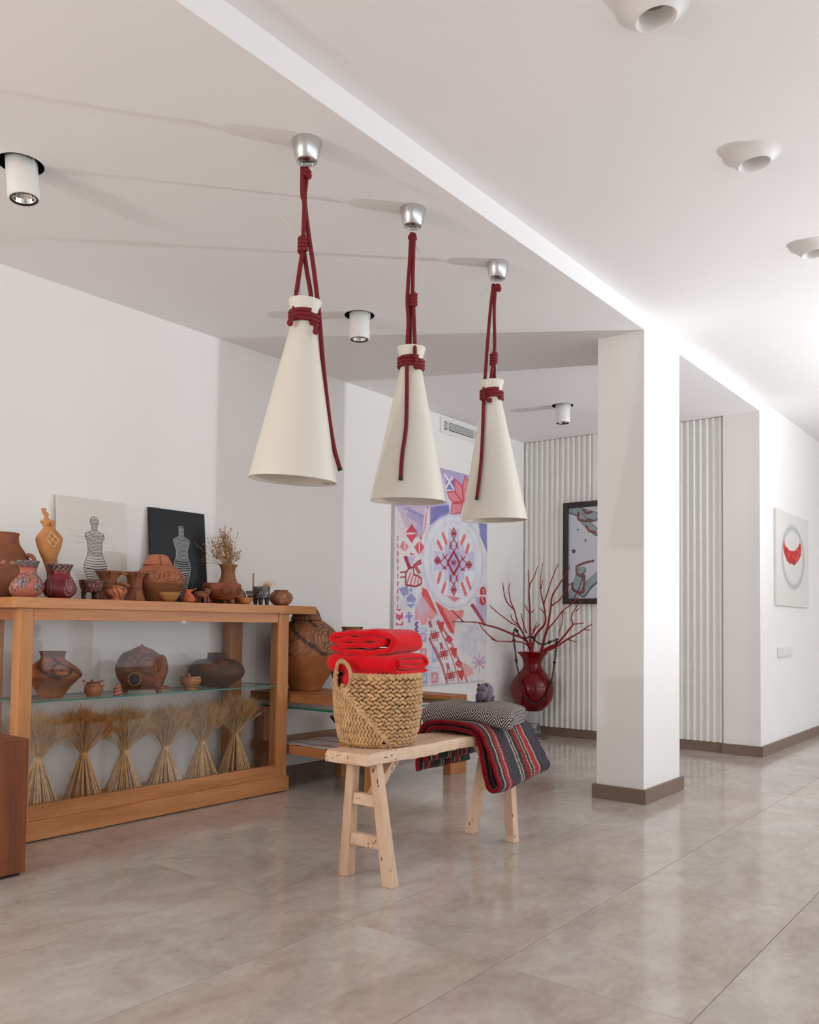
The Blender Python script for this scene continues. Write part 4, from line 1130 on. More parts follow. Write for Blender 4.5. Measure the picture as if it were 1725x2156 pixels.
# wheat sheaves on the deck
ZD = 0.1255
SH = [(80, 1597, 1506, 1686, False, 'straw sheaf half hidden by the left showcase post'), (176, 1586, 1494, 1672, True, 'orange straw sheaf, second from the left in the showcase'), (262, 1583, 1496, 1662, False, 'straw sheaf below the clay house model'),
      (348, 1573, 1488, 1652, False, 'straw sheaf below the eared cup, fourth from the left'), (425, 1563, 1480, 1642, False, 'straw sheaf below the dark squat jar, second from the right'), (496, 1545, 1466, 1628, False, 'straw sheaf nearest the right post of the showcase')]
for i, (px, tie, top, bot, orange, lab) in enumerate(SH):
    c = atx(px, tie, -4.10); d = depth(c); s = d / F; rg = random.Random(40 + i)
    zt = c[2]; hgt = zt - ZD
    t = thing('wheat_sheaf', (c[0], c[1], ZD), lab, 'wheat sheaf', 'wheat sheaves inside the showcase')
    st, ea, aw = MB(), MB(), MB()
    ztop = atd(px, top, d)[2]
    for k in range(112):
        a = rg.uniform(0, 2 * math.pi); q = math.sqrt(rg.random()) if k > 50 else rg.uniform(0.9, 1.0)
        rx, ry = 0.108, 0.085
        foot = np.array([c[0], c[1], ZD + 0.001]) + CAMR * rx * q * math.cos(a) + DV * ry * q * math.sin(a)
        nk = c + CAMR * 0.016 * q * math.cos(a) + DV * 0.016 * q * math.sin(a)
        f = rg.uniform(0.45, 0.95); hd = c + CAMR * 0.125 * q * math.cos(a + rg.gauss(0, .15)) * f + DV * 0.085 * q * math.sin(a) * f + np.array([0, 0, (ztop - zt) * rg.uniform(0.40, 0.78) * (1 - 0.25 * q * q)])
        st.tube([foot, nk, (nk + hd) / 2 + np.array([0, 0, 0.008]), hd], [0.0032, 0.0024, 0.0016, 0.0013], 5)
        dr = hd - nk; dr /= np.linalg.norm(dr); e1 = hd + dr * 0.05
        ea.tube([hd, hd + dr * 0.014, hd + dr * 0.036, e1], [0.0015, 0.0042, 0.0038, 0.0008], 5)
        for q_ in range(16):
            o = np.array([rg.gauss(0, 1), rg.gauss(0, 1), rg.gauss(0, 0.8)]) * 0.42
            dd_ = dr + o; dd_ /= np.linalg.norm(dd_); b0 = hd + dr * rg.uniform(0.0, 0.045); L_ = rg.uniform(0.04, 0.085)
            e_ = b0 + dd_ * L_
            e_[2] = max(e_[2], ZD)
            if e_[0] < XL + 0.01: e_[0] = XL + 0.01
            if e_[0] > XS - 0.025: e_[0] = XS - 0.025
            if e_[2] > 0.652: e_[2] = 0.652
            aw.tube([b0, e_], [0.0011, 0.0004], 3, cap=False)
    part('stalks', st, M_straw_or if orange else M_straw, t, kind='stuff')
    part('ears', ea, M_ear_or if orange else M_ear, t, kind='stuff')
    part('awns', aw, M_ear_or if orange else M_straw, t, kind='stuff')
    tie_ = MB()
    for k in range(3):
        tie_.lathe([(0.019, -0.004), (0.0225, 0.0), (0.019, 0.004)], c + np.array([0, 0, -0.008 + 0.008 * k]), n=16, cap0=False, cap1=False)
    part('tie', tie_, M_straw_or if orange else M_straw, t, smooth=True)

# ------------------------------------------------------------------ jars on the low table
ZB = 0.6075
def c_amph(t, v, r, z, out):
    if not out: return (80, 50, 34)
    if v < 0.50:
        if band(v, 0.485, 0.008): return (120, 76, 48)
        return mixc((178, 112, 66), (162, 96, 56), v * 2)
    b = (150, 94, 62)
    for t0, z0 in ((-0.9, 0.72), (0.75, 0.74), (2.2, 0.7), (-2.4, 0.7)):
        q = math.hypot(wrapd(t, t0) * 0.9, (v - z0) * 2.4)
        if q < 0.5: return (186, 128, 88) if math.sin(q * 62) > 0.55 else (112, 72, 52)
    if abs(math.sin(t * 3.0 + v * 9)) < 0.32: return (70, 50, 42)
    return (182, 124, 86) if math.sin((t * 1.2 - v * 3.4) * 34) > 0.78 else b
mb, base, s, d = pot_mesh(645, [(31, 1466), (38, 1452), (52, 1430), (64, 1408), (71, 1390), (72.5, 1374), (67, 1352), (54, 1335), (38, 1323), (30, 1319)], Y=4.13, zsup=None, colfn=c_amph, n=110)
dA = d
zoff = ZB - base[2]
am = thing('big_amphora', (base[0], base[1], ZB), 'big terracotta storage jar with incised bands and cap lid', 'jar', 'jars on the low table')
for k in range(len(mb.v)): mb.v[k] = (mb.v[k][0], mb.v[k][1], mb.v[k][2] + zoff)
print('amphora base', base, zoff)
part('body', mb, M_clay, am, smooth=True)
def c_cap(t, v, r, z, out):
    if abs(wrapd(t, 0)) < 0.35 and math.sin(wrapd(t, 0) * 50) > 0: return (96, 62, 44)
    return (142, 96, 66) if v < 0.35 else (112, 74, 54)
lm, _, _, _ = pot_mesh(645, [(31, 1319), (32.5, 1317), (30, 1311), (26.5, 1302), (21, 1294), (12, 1292), (1, 1292)], dep=d, colfn=c_cap, open_=False)
for k in range(len(lm.v)): lm.v[k] = (lm.v[k][0], lm.v[k][1], lm.v[k][2] + zoff)
part('lid', lm, M_clay, am, smooth=True, label='cap shaped clay lid')
def c_ol(t, v, r, z, out): return ((168, 122, 76) if math.sin(t * 3 + v * 8) > -0.8 else (130, 88, 54)) if out else (110, 76, 48)
mb, base, s, d = pot_mesh(741, [(24, 1466), (34, 1440), (46, 1405), (48, 1380), (42, 1352), (32, 1337), (23, 1329), (21, 1325), (24, 1320)], Y=4.53, colfn=c_ol)
zo = 0.525 - base[2]
print('ochre jar', base, zo)
for k in range(len(mb.v)):
    f_ = (mb.v[k][2] - base[2]); mb.v[k] = (mb.v[k][0], mb.v[k][1], 0.525 + f_ * (base[2] + 0.0 + (atd(741, 1320, d)[2] - base[2]) - 0.525) / (atd(741, 1320, d)[2] - base[2]))
oj = thing('ochre_jar', (base[0], base[1], 0.525), 'ochre jar with narrow rim behind the red blankets', 'jar', 'jars on the low table')
part('body', mb, M_clay, oj, smooth=True)
def c_cb(t, v, r, z, out): return (110, 62, 42) if out else (160, 100, 72)
mb, base, s, d = pot_mesh(737, [(14, 1556), (20, 1546), (34, 1524), (44, 1508)], X=-3.98, zsup=0.2845, colfn=c_cb)
cb = thing('conical_bowl', base, 'brown conical bowl on the lower shelf behind the basket', 'bowl')
part('body', mb, M_clay, cb, smooth=True)
# ------------------------------------------------------------------ bench
BZ = 0.54; BX0, BX1, BY0, BY1 = -2.445, -2.215, 2.60, 3.83
bn = thing('wooden_bench', (-2.33, 3.2, 0), 'narrow bleached rustic wooden bench with splayed legs', 'bench')
sb = MB(); nx, ny = 10, 60; rg = random.Random(2); vs = []
def edge_noise(y, k): return 0.006 * math.sin(y * 17 + k) + 0.004 * math.sin(y * 41 + 2 * k) + 0.003 * math.sin(y * 83 + k * 5)
ring = []
prof_b = [(-1, -0.8), (-0.985, -0.95), (-0.9, -1.0), (-0.3, -1.0), (0.3, -1.0), (0.9, -1.0), (0.985, -0.95), (1, -0.8), (1.0, 0.2), (0.985, 0.8), (0.95, 0.97), (0.9, 1.0), (0.3, 1.0), (-0.3, 1.0), (-0.9, 1.0), (-0.95, 0.97), (-0.985, 0.8), (-1.0, 0.2)]
npf = len(prof_b); hw, ht = (BX1 - BX0) / 2, 0.025
for j in range(ny + 1):
    f = j / ny; y = BY0 + (BY1 - BY0) * f
    endk = 1 - 0.05 * (max(0, 1 - j / 1.5) + max(0, 1 - (ny - j) / 1.5))
    for (a, b_) in prof_b:
        x = (BX0 + BX1) / 2 + a * (hw + edge_noise(y, 1 if a > 0 else 3)) * endk
        z = BZ - ht + b_ * ht * (1 if b_ > 0 else 1 + 0.10 * math.sin(y * 9)) * (0.86 + 0.14 * endk)
        yy = y + (0.005 * math.sin(a * 9 + b_ * 5) if j in (0, ny) else 0)
        vs.append((x, yy, z if b_ < 0.9 else BZ - (1 - endk) * 0.05))
fs = [(j * npf + k, j * npf + (k + 1) % npf, (j + 1) * npf + (k + 1) % npf, (j + 1) * npf + k) for j in range(ny) for k in range(npf)]
fs += [tuple(range(npf)), tuple(ny * npf + k for k in range(npf))]
sb.add(vs, fs); part('seat', sb, M_bench, bn, smooth=False)
LEGS = {}
def sqleg(foot, top, w0=0.025, w1=0.02):
    (xa, ya), (xb, yb2) = foot, top; mb = MB()
    mb.hexa([(xa - w0, ya - w0, 0), (xa + w0, ya - w0, 0), (xa + w0, ya + w0, 0), (xa - w0, ya + w0, 0)], [(xb - w1, yb2 - w1, BZ - 0.048), (xb + w1, yb2 - w1, BZ - 0.048), (xb + w1, yb2 + w1, BZ - 0.048), (xb - w1, yb2 + w1, BZ - 0.048)])
    return mb
for (fx, fy, tx, ty) in ((-2.437, 2.742, -2.372, 2.70), (-2.192, 2.732, -2.250, 2.70), (-2.437, 3.690, -2.372, 3.73), (-2.187, 3.672, -2.250, 3.73)):
    part('leg', sqleg((fx, fy), (tx, ty)), M_benchZ, bn, bevel=0.003)
def lx(z, left): # leg centre x at height z
    k = z / (BZ - 0.048); return (-2.437 + 0.065 * k) if left else (-2.19 - 0.06 * k)
for (yy, z) in ((2.728, 0.165), (2.718, 0.335)):
    part('stretcher', MB().box(lx(z, True) + 0.012, lx(z, False) - 0.012, yy - 0.016, yy + 0.016, z - 0.024, z + 0.024), M_bench, bn, bevel=0.003)
part('stretcher', MB().box(lx(0.25, True) + 0.012, lx(0.25, False) - 0.012, 3.69, 3.722, 0.23, 0.275), M_bench, bn, bevel=0.003)
for (ya, yb2) in ((2.73, 2.93), (3.70, 3.50)):
    mb = MB(); sg = 1 if yb2 > ya else -1
    a = np.array([-2.311, ya, 0.32]); b_ = np.array([-2.311, yb2, BZ - 0.05]); w = 0.016
    mb.hexa([(a[0] - w, a[1], a[2] - 0.02), (a[0] + w, a[1], a[2] - 0.02), (a[0] + w, a[1], a[2] + 0.03), (a[0] - w, a[1], a[2] + 0.03)], [(b_[0] - w, b_[1], b_[2]), (b_[0] + w, b_[1], b_[2]), (b_[0] + w, b_[1] - sg * 0.05, b_[2]), (b_[0] - w, b_[1] - sg * 0.05, b_[2])])
    part('brace', mb, M_benchZ, bn)

# ------------------------------------------------------------------ basket
bc = atz(794, 1566, BZ); dpb = depth(bc); sbk = dpb / F
bc = np.array([bc[0], bc[1], BZ + 0.0005]); HB = 0.305; R0, R1 = 0.152, 0.182
bk = thing('woven_basket', bc, 'tall woven natural fibre basket on the near end of the bench', 'basket')
a_cam = math.atan2(-bc[1], -bc[0])
def brad(h): 
    k = h / HB; return R0 + (R1 - R0) * k + 0.012 * math.sin(math.pi * min(k, 1)) - 0.02 * max(0, 1 - k * 9) ** 2
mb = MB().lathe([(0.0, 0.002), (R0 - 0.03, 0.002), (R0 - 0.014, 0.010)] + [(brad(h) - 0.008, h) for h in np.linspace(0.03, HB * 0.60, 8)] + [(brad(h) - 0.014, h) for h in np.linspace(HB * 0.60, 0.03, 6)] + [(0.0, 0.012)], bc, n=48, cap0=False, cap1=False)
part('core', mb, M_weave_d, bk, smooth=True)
wv = MB(); rg = random.Random(8)
def bpt(th, h, off=0.0):
    r = brad(max(h, 0)) + off
    return np.array([bc[0] + r * math.cos(th + a_cam), bc[1] + r * math.sin(th + a_cam), bc[2] + h])
def strand(th, h, dth, dh, L_, w, lift):
    """one plump leaf-shaped strand lying on the wall"""
    p0 = bpt(th - dth * L_ / 2, h - dh * L_ / 2); p1 = bpt(th + dth * L_ / 2, h + dh * L_ / 2)
    pm = bpt(th, h, lift)
    q0 = bpt(th - dth * L_ * 0.28, h - dh * L_ * 0.28, lift * 0.75); q1 = bpt(th + dth * L_ * 0.28, h + dh * L_ * 0.28, lift * 0.75)
    wv.tube([p0, q0, pm, q1, p1], [w * 0.35, w * 0.85, w, w * 0.85, w * 0.35], 6)
# the handle sits left of the side facing the viewer; a braid runs from it down to the right
TH_H = -0.95
def braid_h(th): return HB * 0.80 - (th - TH_H - 0.08) * 0.185      # height of the diagonal braid at angle th
HANG = 0.31
def in_hole(t, h):
    for c0 in (TH_H, TH_H + math.pi):
        d_ = (t - c0 + math.pi) % (2 * math.pi) - math.pi
        if (d_ / (HANG * 0.98)) ** 2 + ((h - HB * 0.965) / 0.062) ** 2 < 1: return True
    return False
rows = 17; per = 40
for j in range(rows):
    h = 0.012 + (HB - 0.018) * (j + 0.5) / rows
    for k in range(per):
        th = 2 * math.pi * (k + (0.5 if j % 2 else 0)) / per
        t = (th + math.pi) % (2 * math.pi) - math.pi
        if TH_H - 1.35 < t < 1.1 and h < (braid_h(t) if t > TH_H else HB * 0.78): continue
        if in_hole(t, h): continue
        r = brad(h)
        strand(t, h + rg.gauss(0, 0.0008), 1 / r, (0.42 if j % 2 else -0.42), 0.034, 0.0080, 0.006)
# lower left field: upright braids
for k in range(27):
    t = TH_H - 1.33 + k * 0.092
    hm_ = braid_h(t) - 0.006 if t > TH_H else HB * 0.77
    j = 0; h = 0.012
    while h < hm_ - 0.004:
        if not in_hole(t, h + 0.008): strand(t + (0.014 if j % 2 else -0.014), h + 0.008, (0.40 if j % 2 else -0.40) / brad(h), 1.0, 0.029, 0.0069, 0.006)
        h += 0.0165; j += 1
# diagonal braid
for k in range(30):
    t = TH_H + 0.05 + k * 0.066; h = braid_h(t)
    if h < 0.012: break
    for sg in (-1, 1): strand(t, h + sg * 0.006, 0.8 / brad(h), -0.55 + sg * 0.8, 0.034, 0.0075, 0.006)
# rolled rim and foot
for k in range(60):
    t = 2 * math.pi * k / 60
    if not in_hole(t, HB - 0.004): strand(t, HB - 0.004, 1 / R1, 0.5, 0.034, 0.0085, 0.002)
    strand(t, 0.010, 1 / R0, 0.45, 0.034, 0.0075, 0.002)
part('weave', wv, M_weave, bk, smooth=True, kind='stuff')
def handle(thh):
    hd = MB(); pts = []
    for k in range(41):
        a = 2 * math.pi * k / 40
        t = thh + HANG * math.sin(a); h = HB * 0.965 - 0.064 * math.cos(a)
        pts.append(bpt(t, min(h, HB), 0.004) + np.array([0, 0, max(0, h - HB)]))
    hd.tube(pts, 0.0085, 8, cap=False)
    for k in range(0, 40):
        p = pts[k]; q = pts[k + 1]; tg = (q - p) / np.linalg.norm(q - p)
        rad = np.array([math.cos(thh + a_cam), math.sin(thh + a_cam), 0]); sd = np.cross(tg, rad)
        hd.tube([p - sd * 0.010, p + rad * 0.008 + tg * 0.003, p + sd * 0.010 + tg * 0.006], 0.0042, 5)
    part('handle', hd, M_weave, bk, smooth=True)
handle(TH_H); handle(TH_H + math.pi)

# ------------------------------------------------------------------ folded blankets
def folded(path, thick, width, origin, e1, e2, noise=0.0, nz=26, seed=1, edge=0.5, taper=None, dispf=None):
    """a cloth folded along a 2-D path (along e1 and up) and swept over its width along e2; returns mesh builder and uv"""
    P = [np.array(p, float) for p in path]; m = len(P)
    T = [P[min(i + 1, m - 1)] - P[max(i - 1, 0)] for i in range(m)]
    Nn = [np.array([-t[1], t[0]]) / (np.linalg.norm(t) + 1e-9) for t in T]
    lens = [0.0]
    for i in range(1, m): lens.append(lens[-1] + np.linalg.norm(P[i] - P[i - 1]))
    loop, lu = [], []
    for i in range(m): loop.append((P[i], Nn[i], 1.0)); lu.append(lens[i])
    end = [(P[-1] + T[-1] / (np.linalg.norm(T[-1]) + 1e-9) * thick * 0.5, Nn[-1] * 0, 0.0)]
    loop2 = [(P[i], -Nn[i], 1.0) for i in range(m - 1, -1, -1)]; lu2 = [lens[i] for i in range(m - 1, -1, -1)]
    start = [(P[0] - T[0] / (np.linalg.norm(T[0]) + 1e-9) * thick * 0.5, Nn[0] * 0, 0.0)]
    full = loop + end + loop2 + start; us = lu + [lens[-1]] + lu2 + [0.0]
    n = len(full); rg = random.Random(seed)
    ph = [rg.uniform(0, 6.28) for _ in range(12)]
    mb = MB(); vs, uv = [], []
    origin = np.array(origin, float); e1 = np.array(e1, float); e2 = np.array(e2, float)
    for j in range(nz + 1):
        f = j / nz; w = (f - 0.5) * width
        d_end = min(f, 1 - f) * width
        tk = thick * (0.5 if d_end > thick * 0.5 else max(0.12, 0.5 * math.sqrt(max(0.0, 1 - (1 - d_end / (thick * 0.5)) ** 2))))
        for i, (p, nn, k) in enumerate(full):
            q = p + nn * tk * k
            if noise:
                q = q + np.array([math.sin(9 * q[1] * 10 + ph[0] + w * 14), math.sin(q[0] * 21 + ph[1] + w * 11 + 2 * math.sin(w * 23 + ph[2]))]) * noise
            sc = taper(us[i] / lens[-1]) if taper else 1.0
            v = origin + e1 * q[0] + np.array([0, 0, 1.0]) * q[1] + e2 * (w * sc + (noise * 1.5 * math.sin(us[i] * 30 + ph[3]) if noise else 0))
            if dispf: v = dispf(v, f, us[i])
            vs.append(v); uv.append((w, us[i]))
    fs = [(j * n + i, j * n + (i + 1) % n, (j + 1) * n + (i + 1) % n, (j + 1) * n + i) for j in range(nz) for i in range(n)]
    h_ = m  # caps as strips between the two sides
    for base in (0, nz * n):
        for i in range(m - 1):
            fs.append((base + i, base + i + 1, base + (2 * m - 1 - i), base + (2 * m - i)))
        fs.append((base + m - 1, base + m, base + m + 1)); fs.append((base, base + 2 * m, base + 2 * m + 1))
    mb.add(vs, fs); return mb, uv

def zig(n_layers, L_, gap, r_steps=6, x0=0.0, jit=0.0, seed=0):
    """serpentine fold path: n layers of length L stacked by gap"""
    rg = random.Random(seed); pts = []
    for k in range(n_layers):
        xs = np.linspace(0, L_, 14) if k % 2 == 0 else np.linspace(L_, 0, 14)
        off = rg.uniform(-jit, jit)
        for x in xs: pts.append((x0 + x + off * (1 if (k % 2 == 0) == (x > L_ / 2) else 1), k * gap))
        if k < n_layers - 1:
            cx = x0 + off + (L_ if k % 2 == 0 else 0); sg = 1 if k % 2 == 0 else -1
            for s_ in range(1, r_steps):
                a = -math.pi / 2 + math.pi * s_ / r_steps
                pts.append((cx + sg * math.cos(a) * gap * 0.5, k * gap + gap * 0.5 + math.sin(a) * gap * 0.5))
    return pts
E1 = np.array([CAMR[0], CAMR[1], 0]); E1 /= np.linalg.norm(E1); E2 = np.array([CM[2][0], CM[2][1], 0]); E2 /= np.linalg.norm(E2)
def rot2(a): return E1 * math.cos(a) + E2 * math.sin(a), -E1 * math.sin(a) + E2 * math.cos(a)
zr = bc[2] + HB
# lower red blanket: flat fold with its rolled end at the right
def droop(v, f, u):
    return v
aa = math.radians(32)
eb = E1 * math.cos(aa) - E2 * math.sin(aa); ea = -E2 * math.cos(aa) - E1 * math.sin(aa)
path = [(-0.13, 0.0), (-0.06, -0.002), (0.02, -0.003), (0.085, -0.001), (0.118, 0.008), (0.130, 0.030), (0.120, 0.052), (0.09, 0.064), (0.02, 0.068), (-0.06, 0.066), (-0.11, 0.058), (-0.132, 0.038), (-0.115, 0.022), (-0.05, 0.021), (0.03, 0.022), (0.082, 0.025), (0.095, 0.034), (0.080, 0.043), (0.02, 0.044), (-0.09, 0.042)]
path = [tuple(p) for p in spline([np.array(p) for p in path], 4)]
lb = thing('red_blanket', (bc[0], bc[1], zr), 'bright red folded fleece blanket lying directly on the basket rim', 'blanket', 'red blankets in the basket')
mb, uv = folded(path, 0.0215, 0.345, bc + np.array([0, 0, HB + 0.010]) + E1 * 0.0, ea, eb, noise=0.0022, seed=3)
part('fold', mb, M_fleece, lb, smooth=True)
tk = MB(); n_ = 40; rings_ = [(0.0, -0.11), (0.10, -0.115), (0.150, -0.09), (0.160, -0.05), (0.160, -0.02), (0.145, 0.006), (0.08, 0.014), (0.0, 0.014)]
tk.lathe([(r_, HB + h_) for r_, h_ in rings_], bc, n=n_, cap0=False, cap1=False)
part('tucked_end', tk, M_fleece, lb, smooth=True)
# upper red blanket: thicker fold with gathers on its left face
ea, eb = rot2(math.radians(-30))
path = [(-0.155, 0.012), (-0.12, 0.004), (-0.05, 0.0), (0.05, 0.0), (0.11, 0.004), (0.143, 0.018), (0.152, 0.040), (0.138, 0.062), (0.10, 0.077), (0.03, 0.083), (-0.05, 0.081), (-0.11, 0.074), (-0.15, 0.062), (-0.162, 0.050), (-0.14, 0.044), (-0.08, 0.052), (0.0, 0.059), (0.07, 0.056), (0.10, 0.046), (0.105, 0.036), (0.08, 0.030), (0.0, 0.032), (-0.11, 0.026)]
path = [tuple(p) for p in spline([np.array(p) for p in path], 4)]
def gath(v, f, u):
    k = max(0.0, 0.30 - f) / 0.30
    return v + np.array([0, 0, 1.0]) * 0.0035 * k * math.sin(u * 60 + 5 * f) - np.array([0, 0, 1]) * 0.004 * k + E1 * 0.004 * k * math.sin(u * 37)
mb, uv = folded(path, 0.0245, 0.25, bc + np.array([0, 0, HB + 0.094]) - E1 * 0.005, ea, eb, noise=0.003, seed=6, dispf=gath)
single('red_blanket', mb, M_fleece, (bc[0], bc[1], zr + 0.085), 'bright red gathered fleece blanket, topmost of the two in the basket', 'blanket', 'red blankets in the basket', smooth=True)

# ------------------------------------------------------------------ striped throw over the far end of the bench
def throw_mat():
    m, nt, b = new_mat('striped_wool')
    uvn = N(nt, 'ShaderNodeUVMap'); sep = N(nt, 'ShaderNodeSeparateXYZ'); nt.links.new(uvn.outputs[0], sep.inputs[0])
    mp = N(nt, 'ShaderNodeMath', operation='MULTIPLY_ADD'); mp.inputs[1].default_value = 1 / 0.47; mp.inputs[2].default_value = 0.5
    nt.links.new(sep.outputs[0], mp.inputs[0])
    no = N(nt, 'ShaderNodeTexNoise'); no.inputs['Scale'].default_value = 170; no.inputs['Detail'].default_value = 3
    nt.links.new(uvn.outputs[0], no.inputs['Vector'])
    a1 = N(nt, 'ShaderNodeMath', operation='MULTIPLY_ADD'); a1.inputs[1].default_value = 0.05; nt.links.new(no.outputs[0], a1.inputs[0]); nt.links.new(mp.outputs[0], a1.inputs[2])
    a2 = N(nt, 'ShaderNodeMath', operation='SUBTRACT'); a2.inputs[1].default_value = 0.025; nt.links.new(a1.outputs[0], a2.inputs[0])
    R_, K, W_, G_, B_, Lr = L(124, 10, 24), L(24, 18, 22), L(168, 156, 142), L(46, 48, 60), L(30, 30, 38), L(158, 24, 38)
    stops = [(0.0, R_), (0.05, K), (0.10, W_), (0.125, K), (0.15, Lr), (0.205, W_), (0.22, R_), (0.25, G_), (0.41, W_), (0.43, K), (0.455, W_), (0.475, K), (0.52, R_), (0.60, W_), (0.615, K), (0.65, W_), (0.67, Lr), (0.75, W_), (0.77, K), (0.80, G_), (0.93, B_), (0.96, R_)]
    r = nt.nodes.new('ShaderNodeValToRGB'); r.color_ramp.interpolation = 'CONSTANT'; e = r.color_ramp.elements
    while len(e) < len(stops): e.new(0.5)
    for i, (p, c) in enumerate(stops): e[i].position = p; e[i].color = c
    nt.links.new(a2.outputs[0], r.inputs[0])
    # flecks of pale wool
    vo = N(nt, 'ShaderNodeTexNoise'); vo.inputs['Scale'].default_value = 230; vo.inputs['Detail'].default_value = 2; nt.links.new(uvn.outputs[0], vo.inputs['Vector'])
    gt = ramp(nt, vo.outputs[0], [(0.52, (0, 0, 0, 1)), (0.60, (0.42, 0.42, 0.42, 1))])
    wav = N(nt, 'ShaderNodeMath', operation='MULTIPLY'); wav.inputs[1].default_value = 1.0; nt.links.new(gt, wav.inputs[0])
    mx = N(nt, 'ShaderNodeMix', data_type='RGBA'); nt.links.new(wav.outputs[0], mx.inputs[0]); nt.links.new(r.outputs[0], mx.inputs[6]); mx.inputs[7].default_value = L(150, 136, 130)
    # red border along both long edges
    ab = N(nt, 'ShaderNodeMath', operation='ABSOLUTE'); nt.links.new(sep.outputs[0], ab.inputs[0])
    ge = N(nt, 'ShaderNodeMath', operation='GREATER_THAN'); ge.inputs[1].default_value = 0.223; nt.links.new(ab.outputs[0], ge.inputs[0])
    m2 = N(nt, 'ShaderNodeMix', data_type='RGBA'); nt.links.new(ge.outputs[0], m2.inputs[0]); nt.links.new(mx.outputs[2], m2.inputs[6]); m2.inputs[7].default_value = L(140, 10, 24)
    nt.links.new(m2.outputs[2], b.inputs['Base Color'])
    b.inputs['Roughness'].default_value = 0.95; b.inputs['Specular IOR Level'].default_value = 0.1; b.inputs['Sheen Weight'].default_value = 0.1
    bump(nt, b, no.outputs[0], 0.6, 0.004)
    return m
M_throw = throw_mat()
# path across the bench: from the hanging back edge over the top, down the front, round the bottom fold and back inside
xc = -2.33
outer = [(-0.195, -0.185), (-0.20, -0.12), (-0.19, -0.03), (-0.165, 0.025), (-0.125, 0.045), (-0.04, 0.052), (0.05, 0.052), (0.12, 0.044), (0.165, 0.020), (0.195, -0.03), (0.225, -0.10), (0.255, -0.17), (0.268, -0.205), (0.258, -0.232), (0.232, -0.240), (0.208, -0.225), (0.195, -0.19), (0.180, -0.12), (0.160, -0.04), (0.140, 0.004), (0.105, 0.019), (0.03, 0.024), (-0.06, 0.024), (-0.118, 0.016), (-0.143, -0.01), (-0.150, -0.06), (-0.152, -0.14)]
path = [tuple(p) for p in spline([np.array(p) for p in outer], 4)]
def fan(v, f, u):
    # the far half hangs a little higher and leans outwards
    k = max(0.0, f - 0.2); hang = max(0.0, BZ - 0.02 - v[2])
    out = np.array(v)
    if v[0] > xc: out[2] += hang * 0.30 * k; out[0] += hang * 0.06 * k
    out[1] += hang * 0.04 * (f - 0.1)
    return out
mb, uv = folded(path, 0.021, 0.46, (xc, 3.565, BZ + 0.002), (1, 0, 0), (0, 1, 0), noise=0.0016, seed=5, nz=40, dispf=fan)
single('striped_throw', mb, M_throw, (xc, 3.565, BZ), 'dark red and charcoal striped wool throw draped over the bench', 'throw', smooth=True, uvs=uv)

# ------------------------------------------------------------------ grey diamond throw on top
def diamond_mat():
    m, nt, b = new_mat('diamond_wool')
    uvn = N(nt, 'ShaderNodeUVMap'); sep = N(nt, 'ShaderNodeSeparateXYZ'); nt.links.new(uvn.outputs[0], sep.inputs[0])
    def tri(src, per):
        q = N(nt, 'ShaderNodeMath', operation='PINGPONG'); q.inputs[1].default_value = per / 2; nt.links.new(src, q.inputs[0]); return q.outputs[0]
    PER = 0.072
    sm_ = N(nt, 'ShaderNodeMath', operation='ADD'); nt.links.new(tri(sep.outputs[0], PER), sm_.inputs[0]); nt.links.new(tri(sep.outputs[1], PER), sm_.inputs[1])
    ml = N(nt, 'ShaderNodeMath', operation='MULTIPLY'); ml.inputs[1].default_value = 2 * math.pi / 0.0118; nt.links.new(sm_.outputs[0], ml.inputs[0])
    sn = N(nt, 'ShaderNodeMath', operation='SINE'); nt.links.new(ml.outputs[0], sn.inputs[0])
    o = ramp(nt, sn.outputs[0], [(0.35, L(66, 54, 58)), (0.6, L(206, 198, 190))])
    nt.links.new(o, b.inputs['Base Color']); b.inputs['Roughness'].default_value = 0.95; b.inputs['Specular IOR Level'].default_value = 0.1
    no = N(nt, 'ShaderNodeTexNoise'); no.inputs['Scale'].default_value = 300; nt.links.new(uvn.outputs[0], no.inputs['Vector']); bump(nt, b, no.outputs[0], 0.4, 0.003)
    return m
M_diam = diamond_mat()
gc = np.array([-2.325, 3.535, BZ + 0.066])
aa = math.radians(22)
eb = E1 * math.cos(aa) - E2 * math.sin(aa); ea = -E2 * math.cos(aa) - E1 * math.sin(aa)
zz = [(-0.14, 0.0), (-0.06, 0.0), (0.03, 0.0), (0.095, 0.003), (0.132, 0.017), (0.147, 0.045), (0.136, 0.074), (0.10, 0.092), (0.03, 0.098), (-0.07, 0.098), (-0.13, 0.094), (-0.155, 0.083), (-0.13, 0.073), (-0.05, 0.074), (0.04, 0.073), (0.090, 0.068), (0.108, 0.048), (0.090, 0.029), (0.04, 0.025), (-0.08, 0.025), (-0.125, 0.030), (-0.135, 0.040), (-0.11, 0.049), (0.0, 0.049), (0.075, 0.048)]
zz = [(p[0], p[1] * 0.64) for p in spline([np.array(p) for p in zz], 4)]
def sag(v, f, u):
    out = np.array(v); q = (v - gc) @ ea; w = (v - gc) @ eb
    out[2] -= 0.050 * max(0, q / 0.15 - 0.25) ** 2 * (0.55 + 0.6 * max(0, w / 0.2)) + 0.030 * max(0, w / 0.2 - 0.35) ** 2 + 0.03 * max(0, -w / 0.2 - 0.45) ** 2
    out[2] += 0.004 * math.sin(w * 24 + q * 9)
    return out
mb, uv = folded(zz, 0.0165, 0.44, gc, ea, eb, noise=0.0014, seed=9, nz=40, dispf=sag)
gt_ = thing('diamond_throw', gc, 'grey and white diamond patterned wool throw folded under the toy hippo', 'throw')
part('cloth', mb, M_diam, gt_, smooth=True, uvs=uv)
fm = MB(); rg = random.Random(21)
